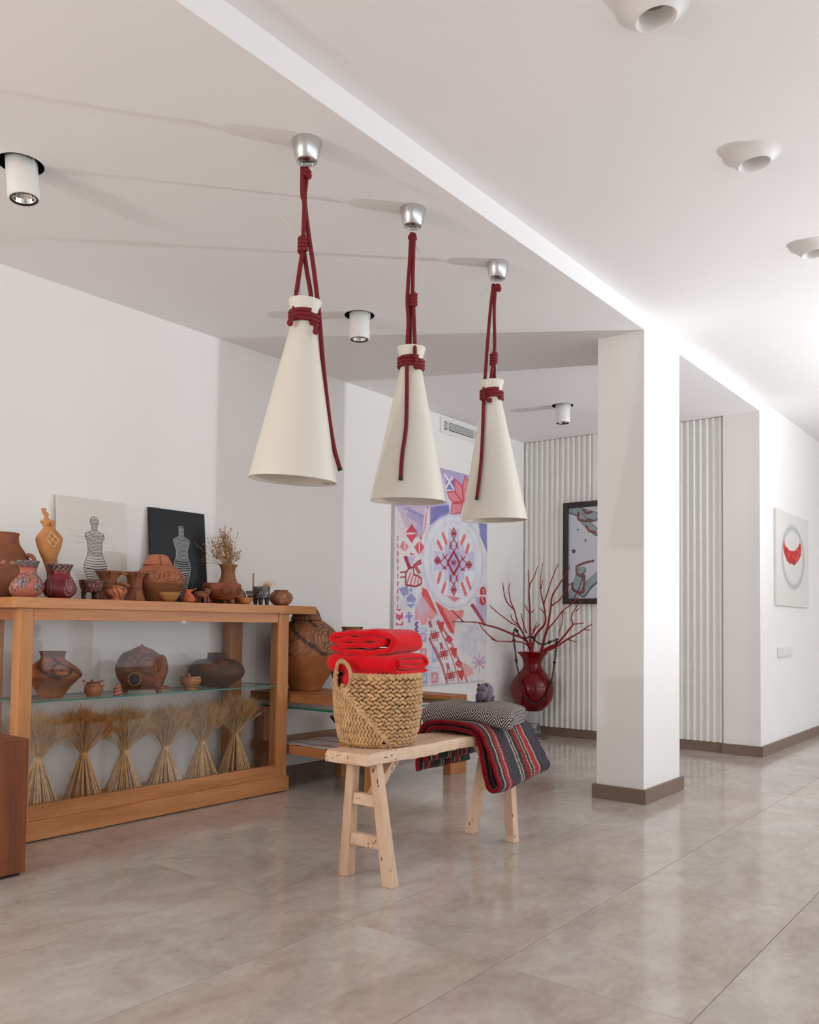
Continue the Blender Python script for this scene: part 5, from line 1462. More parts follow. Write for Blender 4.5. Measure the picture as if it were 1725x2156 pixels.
for k in range(34):
    q_ = -0.13 + 0.26 * k / 33; lay = rg.choice((0.03, 0.045, 0.07))
    p = gc - eb * 0.216 + ea * q_ + np.array([0, 0, lay - 0.02 - 0.03 * max(0, q_ / 0.15 - 0.25) ** 2])
    q = p - eb * rg.uniform(0.012, 0.034) + np.array([0, 0, -rg.uniform(0.05, 0.08)]) + ea * rg.uniform(-.008, .008)
    q[2] = max(q[2], BZ + 0.004)
    fm.tube(spline([p + eb * 0.01, p - eb * 0.012, (p + q) / 2 - eb * 0.012, q], 3), 0.003, 5)
part('fringe', fm, M_fringe, gt_, smooth=True, kind='stuff')

# ------------------------------------------------------------------ toy hippo
dph = depth((-2.30, 3.62, 0.69)); sH = dph / F
hc = atd(1020, 1481, dph); zh = gc[2] + 0.098 * 0.64 + 0.006; hc[2] = zh
hp = thing('toy_hippo', (hc[0], hc[1], zh), 'small grey felt toy hippo on top of the folded throw', 'toy')
fw = -E2 * 0.92 - E1 * 0.38; fw /= np.linalg.norm(fw); sd = np.cross([0, 0, 1.0], fw)
RB = np.column_stack([fw, sd, [0, 0, 1.0]])
b0 = hc + np.array([0, 0, 0.052])
body = MB(); body.ball(b0 - fw * 0.018, 0.042, 20, 14, sc=(1.35, 0.92, 1.06), rot=RB)
part('body', body, M_felt, hp, smooth=True)
hdm = MB(); hdm.ball(b0 + fw * 0.034 + np.array([0, 0, 0.010]), 0.030, 18, 12, sc=(1.0, 0.95, 0.95), rot=RB); hdm.ball(b0 + fw * 0.056 - np.array([0, 0, 0.016]), 0.024, 18, 12, sc=(0.95, 1.12, 0.85), rot=RB)
hhd = part('head', hdm, M_felt, hp, smooth=True)
for s_ in (-1, 1):
    e = part('ear', MB().ball(b0 + fw * 0.032 + sd * 0.019 * s_ + np.array([0, 0, 0.033]), 0.0085, 10, 8, sc=(0.7, 1, 1), rot=RB), M_felt_d, hhd, smooth=True)
    part('eye', MB().ball(b0 + fw * 0.061 + sd * 0.013 * s_ + np.array([0, 0, 0.014]), 0.0035, 8, 6), M_black, hhd, smooth=True)
    part('nostril', MB().ball(b0 + fw * 0.077 + sd * 0.009 * s_ - np.array([0, 0, 0.008]), 0.003, 8, 6), M_felt_d, hhd, smooth=True)
    for q in (0.022, -0.05):
        p = b0 + fw * q + sd * 0.022 * s_
        part('leg', MB().tube([p - np.array([0, 0, 0.02]), (p[0], p[1], zh)], [0.017, 0.015], 12), M_felt, hp, smooth=True)
# ------------------------------------------------------------------ red vase on glass pedestal
vb = atz(1128, 1543, 0); VX, VY = -4.03, 7.12
dv = depth((VX, VY, 0.5)); sv = dv / F; VC = 1121.5
def zpx(y): return float(atd(VC, y, dv)[2])
vxy = atd(VC, 1450, dv); 
m, nt, b = new_mat('red_glass')
b.inputs['Base Color'].default_value = L(176, 0, 22); b.inputs['Roughness'].default_value = 0.02; b.inputs['Transmission Weight'].default_value = 0.75; b.inputs['IOR'].default_value = 1.45
M_red = m
m, nt, b = new_mat('clear_glass_solid')
b.inputs['Base Color'].default_value = (0.93, 0.95, 0.93, 1); b.inputs['Roughness'].default_value = 0.04; b.inputs['Transmission Weight'].default_value = 0.92; b.inputs['IOR'].default_value = 1.45
M_clear = m
pz = thing('glass_pedestal', (vxy[0], vxy[1], 0), 'clear turned glass pedestal carrying the red vase', 'pedestal')
ZP = zpx(1497)
k = ZP / (zpx(1497) - zpx(1554))
pp = [(30, 1554), (30.5, 1552), (27, 1548), (19, 1540), (14.5, 1525), (12, 1516), (14, 1513), (15, 1511), (12.5, 1508), (15, 1505), (16, 1502), (14, 1499), (17, 1497)]
prof = [(r * sv, (zpx(y) - zpx(1554)) * k) for r, y in pp]
part('foot', MB().lathe(prof, (vxy[0], vxy[1], 0), n=48), M_clear, pz, smooth=True)
vs_ = thing('red_glass_vase', (vxy[0], vxy[1], ZP + 0.001), 'big glossy red glass vase holding painted branches', 'vase')
vp = [(15, 1497), (22, 1494), (36, 1482), (44.5, 1463), (46, 1448), (42, 1434), (33, 1421), (24, 1411), (19.5, 1403), (19, 1396), (23, 1386), (29, 1378), (33.5, 1373)]
prof = smooth_prof([(r * sv, zpx(y) + 0.001) for r, y in vp], 5)
inn = [(max(r - 0.010, 0.002), z + (0.012 if i_ == 0 else 0)) for i_, (r, z) in enumerate(prof)][::-1]
part('body', MB().lathe(prof + inn + [(0.0, inn[-1][1])], (vxy[0], vxy[1], 0), n=64, cap0=True, cap1=False), M_red, vs_, smooth=True)

# branches (traced in a close-up of the photograph; left limbs lie along the side wall, right ones along the back wall)
def bp(cx_, cy_, jit=0.0):
    px, py = 930 + cx_ / 3.991, 1040 + cy_ / 3.991
    if px < VC: # fan forward-left, parallel to the left wall
        f = (VC - px) / 170.0
        return atx(px, py, min(vxy[0] + 0.02 * jit, -3.98) - 0.03 * f)
    f = (px - VC) / 125.0
    return aty(px, py, vxy[1] + 0.05 * jit - 0.03 * f)
BR = [
 ([(745, 1480), (755, 1330), (740, 1290), (700, 1220), (600, 1180), (480, 1130), (370, 1100), (300, 1080), (180, 1075), (95, 1072)], 1.0),
 ([(185, 1075), (140, 1030), (85, 978)], 0.35),
 ([(745, 1290), (680, 1248), (560, 1240), (460, 1235), (415, 1215)], 0.55),
 ([(460, 1235), (400, 1190), (345, 1130), (315, 1085)], 0.35),
 ([(742, 1290), (700, 1200), (650, 1120), (590, 1085), (500, 1020), (430, 960), (400, 935)], 0.6),
 ([(745, 1300), (690, 1180), (640, 1080), (610, 970), (580, 900), (565, 800), (575, 750)], 0.75),
 ([(612, 975), (545, 900), (520, 800), (515, 745)], 0.35),
 ([(640, 1095), (595, 1055), (583, 1010)], 0.3),
 ([(750, 1330), (746, 1180), (745, 1060), (742, 950), (735, 850), (740, 770), (780, 690), (808, 605)], 0.8),
 ([(740, 790), (733, 720), (731, 640)], 0.3), ([(745, 1005), (715, 965), (700, 930)], 0.3), ([(745, 1005), (778, 975)], 0.25),
 ([(715, 1170), (685, 1080), (668, 1005)], 0.35),
 ([(760, 1320), (790, 1190), (868, 1090), (870, 1000), (858, 930), (835, 830), (830, 740), (850, 580)], 0.8),
 ([(858, 930), (900, 800), (940, 680), (985, 585)], 0.45), ([(836, 800), (850, 720)], 0.3), ([(862, 1000), (825, 955)], 0.25),
 ([(830, 1340), (860, 1230), (890, 1120), (918, 960), (930, 860), (990, 760), (1060, 650), (1080, 600)], 0.9),
 ([(925, 940), (1000, 880), (1060, 780), (1115, 735)], 0.45), ([(930, 850), (945, 820)], 0.25),
 ([(875, 1180), (900, 1130), (960, 1060), (1020, 980), (1100, 920), (1160, 840), (1225, 730)], 0.6), ([(1160, 842), (1192, 812)], 0.3),
 ([(1015, 985), (1040, 1005)], 0.2), ([(1012, 990), (1018, 1060), (980, 1190)], 0.3),
 ([(825, 1345), (900, 1290), (980, 1250), (1080, 1130), (1105, 1092), (1090, 1040), (1120, 970), (1170, 900)], 0.8), ([(1105, 1095), (1195, 1085)], 0.25), ([(1130, 985), (1160, 955)], 0.2),
 ([(845, 1335), (960, 1285), (1060, 1220), (1150, 1170), (1220, 1120), (1268, 1095)], 0.85), ([(1190, 1140), (1252, 1145)], 0.25), ([(1060, 1222), (1135, 1245)], 0.25),
 ([(770, 1150), (790, 1110), (800, 1075)], 0.5), ([(760, 1180), (800, 1120), (822, 1095)], 0.35),
]
bt = thing('red_branches', (vxy[0], vxy[1], ZP + 0.03), 'bunch of bare red painted branches standing in the vase', 'branches')
# stems run down into the vase first
bb0 = np.array([vxy[0], vxy[1], ZP + 0.03])
rg = random.Random(33)
for i, (pts, w) in enumerate(BR):
    P3 = [bp(x, y, ((i * 37) % 7 - 3) / 3.0 * 0.4) for x, y in pts]
    main = pts[0][1] > 1310
    if main:
        nkp = np.array([vxy[0], vxy[1], zpx(1390)]) + E1 * ((pts[0][0] - 770) / 3.991 * sv * 0.25)
        P3 = [bb0 + E1 * 0.01 * ((i % 5) - 2), nkp] + P3[(1 if pts[0][1] > 1400 else 0):]
    S = spline(P3, 4); n_ = len(S)
    r0 = (0.020 if main else 0.010) * (0.45 + 0.55 * w); r1 = 0.0034
    mb = MB().tube(S, [r0 + (r1 - r0) * (k_ / (n_ - 1)) ** 0.8 for k_ in range(n_)], 7)
    for k_ in range(6, n_ - 1, 3):
        if rg.random() < 0.55:
            d_ = np.array([rg.gauss(0, 1), rg.gauss(0, 0.4), rg.gauss(0.4, 0.8)]); d_ /= np.linalg.norm(d_)
            mb.tube([S[k_], S[k_] + d_ * rg.uniform(0.012, 0.028)], [0.003, 0.0012], 5)
    part('branch', mb, M_branch, bt, smooth=True)

# bead necklace hung over the vase
NK = [(605, 1165), (607, 1220), (615, 1290), (622, 1330), (628, 1400), (640, 1470), (655, 1530), (670, 1600), (690, 1670), (715, 1715), (750, 1750), (790, 1760), (840, 1735), (870, 1700), (900, 1640), (925, 1560), (940, 1480), (950, 1400), (958, 1365), (965, 1300), (970, 1250), (975, 1220)]
NK2 = [(975, 1220), (920, 1240), (850, 1265), (790, 1235), (755, 1195), (700, 1212), (650, 1185), (622, 1130), (605, 1165)]
def rad_at(py):
    for (r0, y0), (r1, y1) in zip(vp[:-1], vp[1:]):
        if y1 <= py <= y0: return r0 + (r1 - r0) * (y0 - py) / (y0 - y1)
    return 0
def npt(cx_, cy_):
    px, py = 930 + cx_ / 3.991, 1040 + cy_ / 3.991
    R_ = rad_at(py) if py > 1373 else 0; ox = px - VC
    front = math.sqrt(max((R_ + 6) ** 2 - ox * ox, 0)) + 2 if R_ else max(0, 30 - abs(py - 1373) * 0.15)
    front = max(front, 30 if py > 1345 else 14)
    return atd(px, py, dv - front * sv)
nk_ = thing('bead_necklace', npt(605, 1165), 'long black bead necklace hung over the red vase', 'necklace')
def beads(pts, name):
    S = spline([npt(*p) for p in pts], 10); mb = MB(); acc = 0.0; last = S[0]; kbead = 0
    big = MB(); q = 0.0; nxt = 0.0
    for p, pn in zip(S[:-1], S[1:]):
        L_ = np.linalg.norm(pn - p); t_ = 0.0
        while acc + (L_ - t_) >= nxt:
            t_ += nxt - acc; acc = 0.0
            c = p + (pn - p) * (t_ / L_); r_ = 0.0165 if kbead % 9 == 4 else 0.0098
            mb.ball(c, r_, 10, 6); kbead += 1; nxt = r_ + 0.0102
        acc += L_ - t_
    part(name, mb, M_bead, nk_, smooth=True, kind='stuff')
beads(NK, 'beads'); beads(NK2, 'beads')

# ------------------------------------------------------------------ big folk painting on the left wall
PY0, PY1, PZ0, PZ1 = [float(v) for v in (atx(829, 1300, XL + 0.03)[1], atx(1025.5, 1300, XL + 0.03)[1], 0.5, 2.42)]
PZ1 = float(atx(928, 985, XL + 0.03)[2]); PZ0 = float((atx(828, 1443, XL + 0.03)[2] + atx(1024, 1437, XL + 0.03)[2]) / 2)
R = Ras(250, 345, (226, 222, 224)); R.asp = (PZ1 - PZ0) / (PY1 - PY0)
def q(cx_, cy_):
    p = atx(800 + cx_ / 4.4, 970 + cy_ / 4.4, XL + 0.03)
    return ((p[1] - PY0) / (PY1 - PY0), (PZ1 - p[2]) / (PZ1 - PZ0))
def Q(*pts): return [q(x, y) for x, y in pts]
_ln = R.line
def _thin(pts, w, c, a=1.0): _ln(pts, w * 0.8, c, a)
R.line = _thin
LAV, BLU, RED, PNK, LRD, DKR, PALE = (178, 166, 206), (120, 118, 184), (206, 52, 66), (226, 128, 136), (226, 84, 84), (164, 36, 52), (206, 204, 222)
nz_ = R.noise(9); nz2 = R.noise(28)
# watercolour ground
R.blend((R.noise(6) > 0.55).astype(float), PALE, 0.35)
for pg, c, a in (
  ([(130, 60), (560, 60), (640, 480), (470, 590), (470, 430), (130, 430)], LAV, .8), ([(555, 60), (830, 135), (830, 330), (690, 180), (690, 260), (620, 270)], LAV, .95), ([(620, 180), (690, 180), (690, 270), (615, 265)], (126, 116, 172), .9),
  ([(465, 430), (640, 410), (645, 490), (560, 530), (465, 600)], BLU, .9), ([(915, 575), (992, 590), (992, 850), (930, 700)], BLU, .85), ([(880, 1250), (990, 1300), (985, 1500), (900, 1400)], LAV, .7),
  ([(160, 430), (430, 430), (420, 600), (330, 690), (230, 600)], LAV, .55), ([(340, 590), (420, 560), (380, 720), (310, 700)], LAV, .8)):
    R.poly(Q(*pg), c, a)
R.blend(np.clip((nz_ - 0.5) * 2, 0, 1) * (R.Y < 0.35) * (R.X < 0.6), (226, 170, 190), .35)
# flower
for pg in ([(690, 170), (760, 230), (775, 380), (740, 360), (700, 290)], [(790, 140), (825, 200), (830, 330), (780, 380), (765, 240)], [(625, 290), (690, 285), (765, 380), (680, 385), (640, 340)], [(670, 395), (770, 395), (745, 485), (655, 495)]):
    R.poly(Q(*pg), (230, 136, 146), .95); R.line(Q(*pg, pg[0]), .006, RED, .8)
R.line(Q((600, 125), (680, 255)), .008, (240, 240, 246)); R.line(Q((668, 150), (612, 255)), .008, (240, 240, 246))
# big medallion
cu, cv = q(690, 930); ru = abs(q(960, 930)[0] - cu); rv = abs(q(690, 1370)[1] - cv)
R.ell(cu, cv, ru, rv, (228, 226, 234), .95, soft=.12); R.ell(cu, cv, ru * .98, rv * .98, (196, 192, 218), .6, ring=.05); R.ell(cu, cv, ru * .78, rv * .82, (204, 200, 222), .35, ring=.08)
for (x0, y0, x1, y1) in ((600, 780, 780, 1110), (635, 630, 735, 1230), (500, 840, 880, 1020)): R.poly(Q((x0, y0), (x1, y0), (x1, y1), (x0, y1)), (190, 186, 216), .6)
R.poly(Q((640, 840), (740, 840), (740, 1050), (640, 1050)), (160, 158, 200), .5)
R.line(Q((685, 845), (740, 950), (685, 1055), (628, 945), (685, 845)), .011, DKR)
for (x, y) in ((685, 945), (685, 675), (685, 1195), (535, 925), (825, 965)):
    for a in range(8): R.line(Q((x, y), (x + 24 * math.cos(a * math.pi / 4), y + 30 * math.sin(a * math.pi / 4))), .0045, DKR)
for (x, y, dx, dy) in ((685, 785, 1, 0), (685, 1090, 1, 0), (600, 945, 0, 1), (768, 960, 0, 1)):
    R.line(Q((x, y - 55), (x + 38, y), (x, y + 55), (x - 38, y), (x, y - 55)), .0045, DKR)
    if dx: R.line(Q((x - 38, y - 30), (x - 20, y), (x - 40, y + 30)), .005, DKR); R.line(Q((x + 38, y - 30), (x + 20, y), (x + 40, y + 30)), .005, DKR)
    else: R.line(Q((x - 14, y - 80), (x, y - 40), (x + 20, y - 75)), .005, DKR); R.line(Q((x - 14, y + 55), (x, y + 40), (x + 16, y + 60)), .005, DKR)
for (x, y) in ((685, 675), (685, 1195)): R.line(Q((x, y - 55), (x + 24, y), (x, y + 55), (x - 24, y), (x, y - 55)), .0045, DKR)
for (x, y) in ((535, 925), (825, 965)): R.line(Q((x - 28, y), (x, y - 35), (x + 28, y), (x, y + 35), (x - 28, y)), .0045, DKR)
for (x0, y0, x1, y1) in ((585, 680, 615, 760), (540, 755, 570, 815), (755, 765, 785, 700), (800, 850, 822, 785), (560, 1045, 540, 1125), (605, 1140, 580, 1215), (760, 1140, 795, 1235), (805, 1090, 838, 1180)):
    R.line(Q((x0, y0), (x1, y1)), .017, LRD, .85); R.line(Q((x0, y0), (x1, y1)), .006, (232, 150, 150), .5)
R.poly(Q((610, 1245), (750, 1270), (690, 1310)), (222, 130, 138), .9)
# left column motifs
for pg, c in (([(238, 665), (295, 585), (350, 665)], RED), ([(240, 685), (350, 680), (295, 765)], (216, 70, 80)), ([(180, 800), (215, 735), (270, 790), (235, 850)], PNK), ([(315, 800), (370, 735), (410, 800), (365, 880)], (218, 84, 96)), ([(275, 850), (330, 870), (290, 875)], RED)):
    R.poly(Q(*pg), c, .92)
R.line(Q((365, 740), (368, 880)), .006, (236, 226, 228)); R.line(Q((232, 735), (232, 850)), .005, (236, 226, 228))
for k in range(9):
    y = 455 + k * 10; R.line(Q((270 + k * 16, y + 10), (262 + k * 16, y - 28)), .006, (146, 140, 186), .8); R.line(Q((270 + k * 16, y + 10), (255 + k * 14, y + 52)), .006, (146, 140, 186), .8)
R.line(Q((230, 440), (430, 525)), .005, (140, 132, 180))
R.line(Q((440, 440), (425, 540), (420, 620), (380, 720)), .011, RED, .9); R.line(Q((428, 440), (412, 545), (405, 620)), .006, (238, 228, 230))
for k in range(14): y = 445 + k * 20; x = 445 - max(0, k - 4) * 5; R.line(Q((x - 14, y), (x + 6, y + 10)), .005, (240, 228, 230))
# bird
R.line(Q((265, 1000), (240, 1045), (240, 1150), (330, 1165), (385, 1140), (385, 1090), (350, 1065), (315, 1055), (310, 985), (265, 1000)), .007, DKR)
R.line(Q((310, 985), (340, 945), (375, 925), (380, 950), (345, 965)), .007, DKR); R.line(Q((190, 1035), (240, 1030)), .005, DKR); R.line(Q((190, 1080), (240, 1075)), .005, DKR)
for k in range(4): R.line(Q((250 + k * 34, 1140), (285 + k * 26, 1040 + k * 14)), .008, (214, 90, 100), .8)
for k in range(8): R.line(Q((225 + k * 5, 895 + k * 13), (250 + k * 5, 890 + k * 13)), .006, DKR); R.line(Q((312 + k * 6, 965 + k * 11), (332 + k * 6, 960 + k * 11)), .006, (190, 80, 80))
R.poly(Q((255, 880), (335, 890), (300, 955), (270, 960)), LAV, .6)
for y in range(690, 1350, 70): R.poly(Q((158, y), (172, y + 10), (172, y + 48), (158, y + 56)), (216, 96, 104), .8)
# blue motifs lower left
for pg in ([(170, 1180), (260, 1160), (270, 1230), (220, 1260)], [(245, 1270), (290, 1225), (335, 1275), (330, 1310), (250, 1310)], [(245, 1330), (330, 1325), (290, 1370)], [(235, 1430), (305, 1425), (305, 1455), (235, 1455)], [(258, 1405), (282, 1405), (282, 1500), (258, 1500)], [(275, 1180), (300, 1180), (300, 1215), (275, 1215)]):
    R.poly(Q(*pg), (146, 146, 196), .9)
R.poly(Q((150, 1375), (215, 1375), (215, 1525), (150, 1525)), (206, 84, 100), .9)
for y in (1405, 1490): R.line(Q((150, y - 10), (185, y + 10), (205, y - 15)), .012, (238, 226, 230))
# red wedges
R.poly(Q((395, 1170), (440, 1200), (540, 1430), (490, 1390), (385, 1250)), (220, 78, 76), .95)
R.poly(Q((385, 1265), (530, 1425), (480, 1480), (440, 1455), (430, 1510), (385, 1530), (370, 1470), (320, 1480), (330, 1370)), (230, 150, 150), .85)
uu, vv = q(395, 1360); R.ell(uu, vv, .09, .06, (206, 190, 212), .9, soft=.8)
R.poly(Q((510, 1300), (640, 1385), (780, 1385), (770, 1450), (700, 1480), (685, 1620), (640, 1580), (570, 1430)), (230, 130, 126), .9); R.poly(Q((510, 1300), (570, 1345), (690, 1590), (660, 1590), (560, 1420)), (214, 60, 62), .8)
for k in range(11): R.line(Q((845 + k * 12, 1340 + k * 18), (870 + k * 11, 1335 + k * 18)), .008, DKR, .9); R.line(Q((850 + k * 11, 1350 + k * 18), (866 + k * 11, 1328 + k * 18)), .004, DKR)
uu, vv = q(955, 1215); R.ell(uu, vv, .040, .026, RED, .95); uu, vv = q(952, 1290); R.ell(uu, vv, .040, .026, RED, .95); R.line(Q((935, 1250), (985, 1255)), .008, (238, 226, 230))
R.line(Q((958, 1195), (965, 1235)), .006, (238, 226, 230)); R.line(Q((945, 1270), (960, 1310)), .006, (238, 226, 230))
# zigzag strip
R.poly(Q((322, 1490), (355, 1490), (355, 1700), (322, 1700)), (150, 176, 220), .8)
R.line(Q(*[(325 if k % 2 else 350, 1495 + k * 22) for k in range(10)]), .006, (200, 60, 80)); R.line(Q(*[(335 if k % 2 else 354, 1495 + k * 22) for k in range(10)]), .005, (80, 90, 170))
# squares
for (x, y, w_, h_, c) in ((245, 1585, 60, 80, (214, 110, 122)), (370, 1590, 65, 90, (170, 170, 208)), (370, 1735, 65, 130, (226, 150, 160)), (478, 1730, 60, 140, (180, 184, 216)), (385, 1970, 55, 100, (164, 168, 208)), (475, 1960, 65, 105, (224, 140, 150)), (150, 1590, 60, 80, (206, 204, 222)), (170, 1740, 80, 100, (208, 206, 224)), (160, 1900, 150, 110, (226, 190, 196)), (360, 1545, 80, 40, (186, 196, 220))):
    R.poly(Q((x, y), (x + w_, y), (x + w_, y + h_), (x, y + h_)), c, .9); R.poly(Q((x + w_ * .3, y + h_ * .25), (x + w_ * .75, y + h_ * .2), (x + w_ * .6, y + h_ * .7), (x + w_ * .25, y + h_ * .75)), (232, 224, 230), .6)
R.line(Q((460, 1640), (458, 2060)), .010, (196, 208, 226), .7); R.line(Q((390, 1920), (540, 1915)), .009, (190, 204, 224), .7)
# embroidered band running down right
for off, c, w_ in ((0, DKR, .006), (12, (196, 70, 80), .004), (170, (196, 60, 72), .005), (182, (196, 60, 72), .004)):
    x0 = 455 + off
    R.line(Q(*( [(x0, 1650), (x0 + 65, 1780), (x0 + 120, 1900), (x0 + 165, 2060)] if off < 100 else [(x0 - 90, 1480), (x0 + 20, 1660), (x0 + 100, 1850), (x0 + 180, 2050)])), w_, c, .95)
R.line(Q((525, 1490), (620, 1700), (680, 1860), (735, 2055)), .005, (196, 60, 72))
for (x, y) in ((505, 1620), (590, 1790), (655, 1990)):
    for k in (-20, 0, 20): R.line(Q((x - 42, y + k + 10), (x + 42, y + k - 10)), .005, DKR, .85); R.line(Q((x + k - 10, y - 48), (x + k + 10, y + 48)), .005, DKR, .85)
    R.poly(Q((x - 14, y - 16), (x + 14, y - 18), (x + 14, y + 16), (x - 14, y + 18)), RED, .9)
for (x, y) in ((570, 1540), (690, 1780), (755, 1990)): R.poly(Q((x - 45, y - 50), (x + 25, y - 45), (x + 20, y + 5), (x + 5, y + 55), (x - 25, y + 10)), (212, 66, 66), .95)
for (x, y) in ((640, 1655), (730, 1880)):
    R.line(Q((x - 30, y), (x, y - 32), (x + 32, y), (x + 4, y + 34), (x - 30, y)), .006, RED); R.line(Q((x - 15, y), (x, y - 15), (x + 16, y), (x + 2, y + 16), (x - 15, y)), .005, RED)
for (x, y) in ((460, 1500), (470, 1530), (565, 1700), (570, 1725), (625, 1890), (632, 1920)):
    for k in range(4): R.line(Q((x + k * 7 - 10, y - 12), (x + k * 7 - 6, y + 12)), .004, DKR, .8)
R.poly(Q((780, 1870), (850, 1920), (870, 1970), (800, 2010), (760, 1900)), (232, 160, 156), .8)
for a in range(8):
    x, y = 920, 1870; R.line(Q((x, y), (x + 62 * math.cos(a * math.pi / 4), y + (88 if a % 2 == 0 else 70) * math.sin(a * math.pi / 4))), .010, (176, 176, 210) if a % 2 == 0 else (218, 150, 158), .8)
for (x, y) in ((790, 1620), (860, 1560), (780, 1720)): R.poly(Q((x - 40, y - 50), (x + 45, y - 40), (x + 35, y + 50), (x - 50, y + 40)), (206, 212, 224), .6)
R.img = np.clip(R.img * (0.97 + 0.06 * nz2[..., None]), 0, 255)
pt_ = thing('folk_painting', (XL + 0.02, (PY0 + PY1) / 2, PZ0), 'tall red and lavender folk motif painting on the left wall', 'painting')
mb = MB(); R.grid(mb, (XL + 0.0305, PY0, PZ1), (0, PY1 - PY0, 0), (0, 0, -(PZ1 - PZ0)))
part('canvas_print', mb, M_paint, pt_, label='watercolour of folk embroidery motifs')
part('stretcher', MB().box(XL + 0.001, XL + 0.030, PY0, PY1, PZ0, PZ1), plain('canvas_edge', (206, 200, 200), 0.7), pt_)

# ------------------------------------------------------------------ framed picture of arms on the ribbed wall
FY = YB - 0.03
f0 = aty(1188.5, 1060, FY); f1 = aty(1188.5, 1272, FY)
FX0, FZ1, FZ0 = float(f0[0]), float(f0[2]), float(f1[2]); FX1 = FX0 + 0.72
fp = thing('framed_picture', ((FX0 + FX1) / 2, FY, FZ0), 'dark framed picture of pale arms with bead bracelets on the ribbed wall', 'picture')
FWD = 0.052
for (x0, x1, z0, z1) in ((FX0, FX0 + FWD, FZ0, FZ1), (FX1 - FWD, FX1, FZ0, FZ1), (FX0 + FWD, FX1 - FWD, FZ1 - FWD, FZ1), (FX0 + FWD, FX1 - FWD, FZ0, FZ0 + FWD)):
    part('frame_rail', MB().box(x0, x1, FY - 0.028, FY, z0, z1), M_frame, fp, bevel=0.003)
R = Ras(160, 220, (206, 208, 216)); R.asp = (FZ1 - FZ0) / (FX1 - FX0)
def qa(cx_, cy_):
    p = aty(930 + cx_ / 3.991, 1040 + cy_ / 3.991, FY - 0.006); return ((p[0] - FX0 - FWD) / (FX1 - FX0 - 2 * FWD), (FZ1 - FWD - p[2]) / (FZ1 - FZ0 - 2 * FWD))
ARM, ARD, BDC = (150, 164, 166), (88, 100, 104), (110, 66, 66)
def arm(pts, w): 
    R.line([qa(*p) for p in pts], w, ARD, 1); R.line([(u - w * .12, v - w * .1) for u, v in (qa(*p) for p in pts)], w * .78, ARM, 1)
def bd(pts, w):
    P = spline([np.array(qa(*p)) for p in pts], 7)
    for p in P: R.ell(p[0], p[1], w, w / R.asp, BDC, 1); R.ell(p[0] - w * .3, p[1] - w * .3, w * .4, w * .4 / R.asp, (160, 110, 108), 1)
arm([(1060, 120), (1180, 160), (1290, 190)], .07); arm([(1170, 190), (1230, 260), (1300, 320)], .055)
arm([(1085, 870), (1130, 790), (1165, 680)], .07); arm([(1190, 830), (1240, 760), (1320, 690)], .07); arm([(1165, 660), (1190, 640)], .05)
for k in range(4): R.line([qa(1150 + k * 14, 650), qa(1152 + k * 13, 618)], .014, ARM, 1)
bd([(1150, 160), (1150, 210), (1200, 225), (1270, 225)], .020); bd([(1190, 130), (1220, 160), (1260, 150)], .020); bd([(1215, 270), (1245, 310), (1290, 322)], .020)
bd([(1150, 600), (1200, 580), (1275, 562)], .018); bd([(1135, 610), (1140, 670), (1180, 690), (1200, 690), (1195, 760), (1190, 820), (1150, 830), (1105, 800), (1100, 760)], .020)
for (x, y, r_) in ((1147, 300, .014), (1210, 390, .018), (1110, 482, .032)): u, v = qa(x, y); R.ell(u, v, r_, r_ / R.asp, (84, 74, 78), 1)
for (u, v, r_) in ((.6, .35, .02), (.7, .55, .025), (.85, .3, .015)): R.ell(u, v, r_, r_ / R.asp, (84, 74, 78), 1)
mb = MB(); R.grid(mb, (FX0 + FWD, FY - 0.0065, FZ1 - FWD), (FX1 - FX0 - 2 * FWD, 0, 0), (0, 0, -(FZ1 - FZ0 - 2 * FWD)))
part('print', mb, M_paint, fp, label='grey green arms wound with brown beads')
part('backing', MB().box(FX0 + 0.01, FX1 - 0.01, FY - 0.006, FY - 0.001, FZ0 + 0.01, FZ1 - 0.01), M_dark, fp)

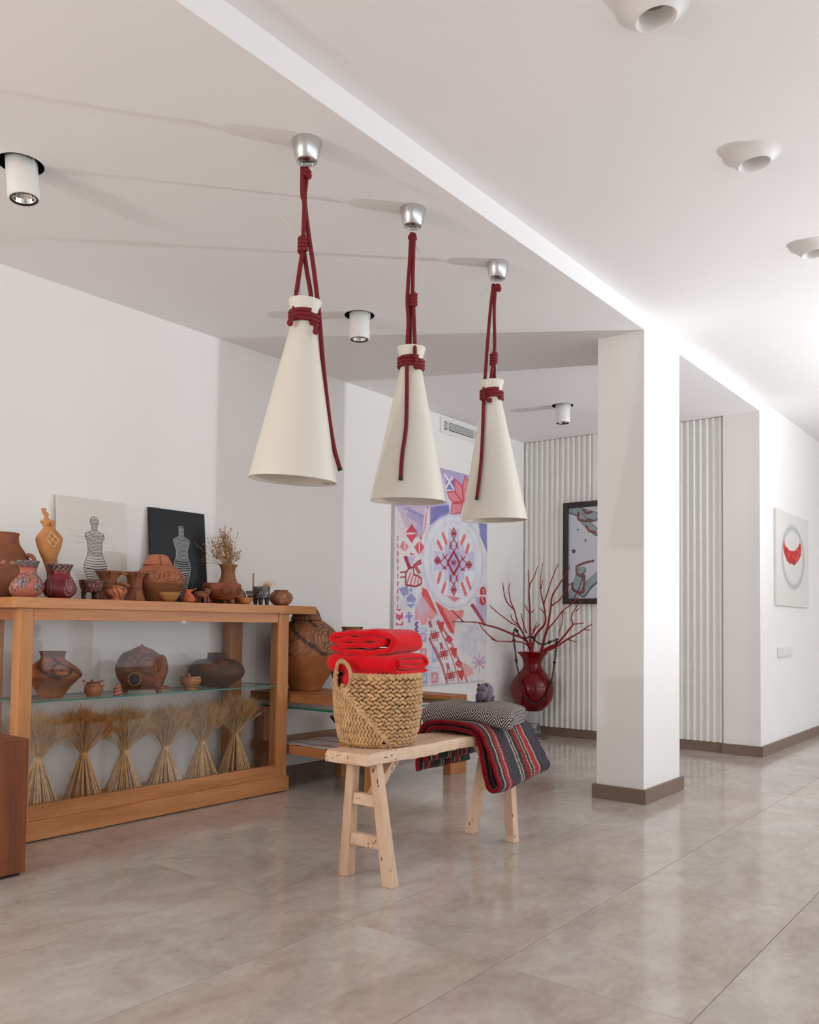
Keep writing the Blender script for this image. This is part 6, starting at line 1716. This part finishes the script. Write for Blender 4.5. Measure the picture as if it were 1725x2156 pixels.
# ------------------------------------------------------------------ necklace picture and switch on the right wall
n0 = atx(1634, 1069, XP + 0.02); n1 = atx(1702, 1080, XP + 0.02); n2 = atx(1636, 1274, XP + 0.02)
NY0, NY1, NZ1, NZ0 = float(n0[1]), float(n1[1]), float(n0[2]), float(n2[2])
R = Ras(120, 110, (226, 222, 216)); R.asp = (NZ1 - NZ0) / (NY1 - NY0)
def qn(cx_, cy_):
    p = atx(1600 + cx_ / 5.672, 1040 + cy_ / 5.674, XP + 0.02); return ((p[1] - NY0) / (NY1 - NY0), (NZ1 - p[2]) / (NZ1 - NZ0))
u, v = qn(400, 760); ue = abs(qn(515, 760)[0] - u); ve = abs(qn(400, 1110)[1] - v)
R.ell(u, v, ue * 1.06, ve * 1.0, (176, 178, 180), .9, ring=.16); R.ell(u, v, ue * .9, ve * .92, (222, 220, 216), .8, soft=.25)
nk = [qn(*p) for p in ((285, 550), (310, 620), (350, 670), (395, 685), (430, 670), (465, 620), (475, 580), (495, 620), (490, 740), (460, 800), (430, 840), (405, 855), (380, 830), (360, 840), (325, 800), (290, 710), (278, 640))]
R.poly(nk, (206, 46, 40), 1); nzz = R.noise(40)
ins = (np.abs(R.img - np.array((206, 46, 40))).sum(-1) < 2); R.blend(ins * (nzz > .6), (150, 30, 30), .6); R.blend(ins * (nzz < .3), (236, 110, 96), .5)
mb = MB(); R.grid(mb, (XP + 0.0215, NY0, NZ1), (0, NY1 - NY0, 0), (0, 0, -(NZ1 - NZ0)))
npc = thing('necklace_picture', (XP + 0.01, (NY0 + NY1) / 2, NZ0), 'pale canvas with a red necklace on the right wall', 'painting')
part('canvas_print', mb, M_paint, npc, label='red necklace on a grey oval')
part('stretcher', MB().box(XP + 0.001, XP + 0.021, NY0, NY1, NZ0, NZ1), plain('canvas_edge_pale', (220, 216, 210), 0.7), npc)
s0 = atx(1637, 1363, XP); s1 = atx(1664, 1381, XP)
sw = thing('wall_socket', (XP, (s0[1] + s1[1]) / 2, s1[2]), 'white wall socket plate below the necklace picture', 'socket')
spl = part('plate', MB().box(XP + 0.0005, XP + 0.02, float(s0[1]), float(s1[1]), float(s1[2]), float(s0[2])), M_white, sw, bevel=0.004)
w_ = (float(s1[1]) - float(s0[1])) / 4.4
for k in range(4):
    y = float(s0[1]) + w_ * (0.25 + k)
    part('rocker', MB().box(XP + 0.02, XP + 0.025, y, y + w_ * 0.86, float(s1[2]) + 0.014, float(s0[2]) - 0.014), M_white, spl, bevel=0.002)
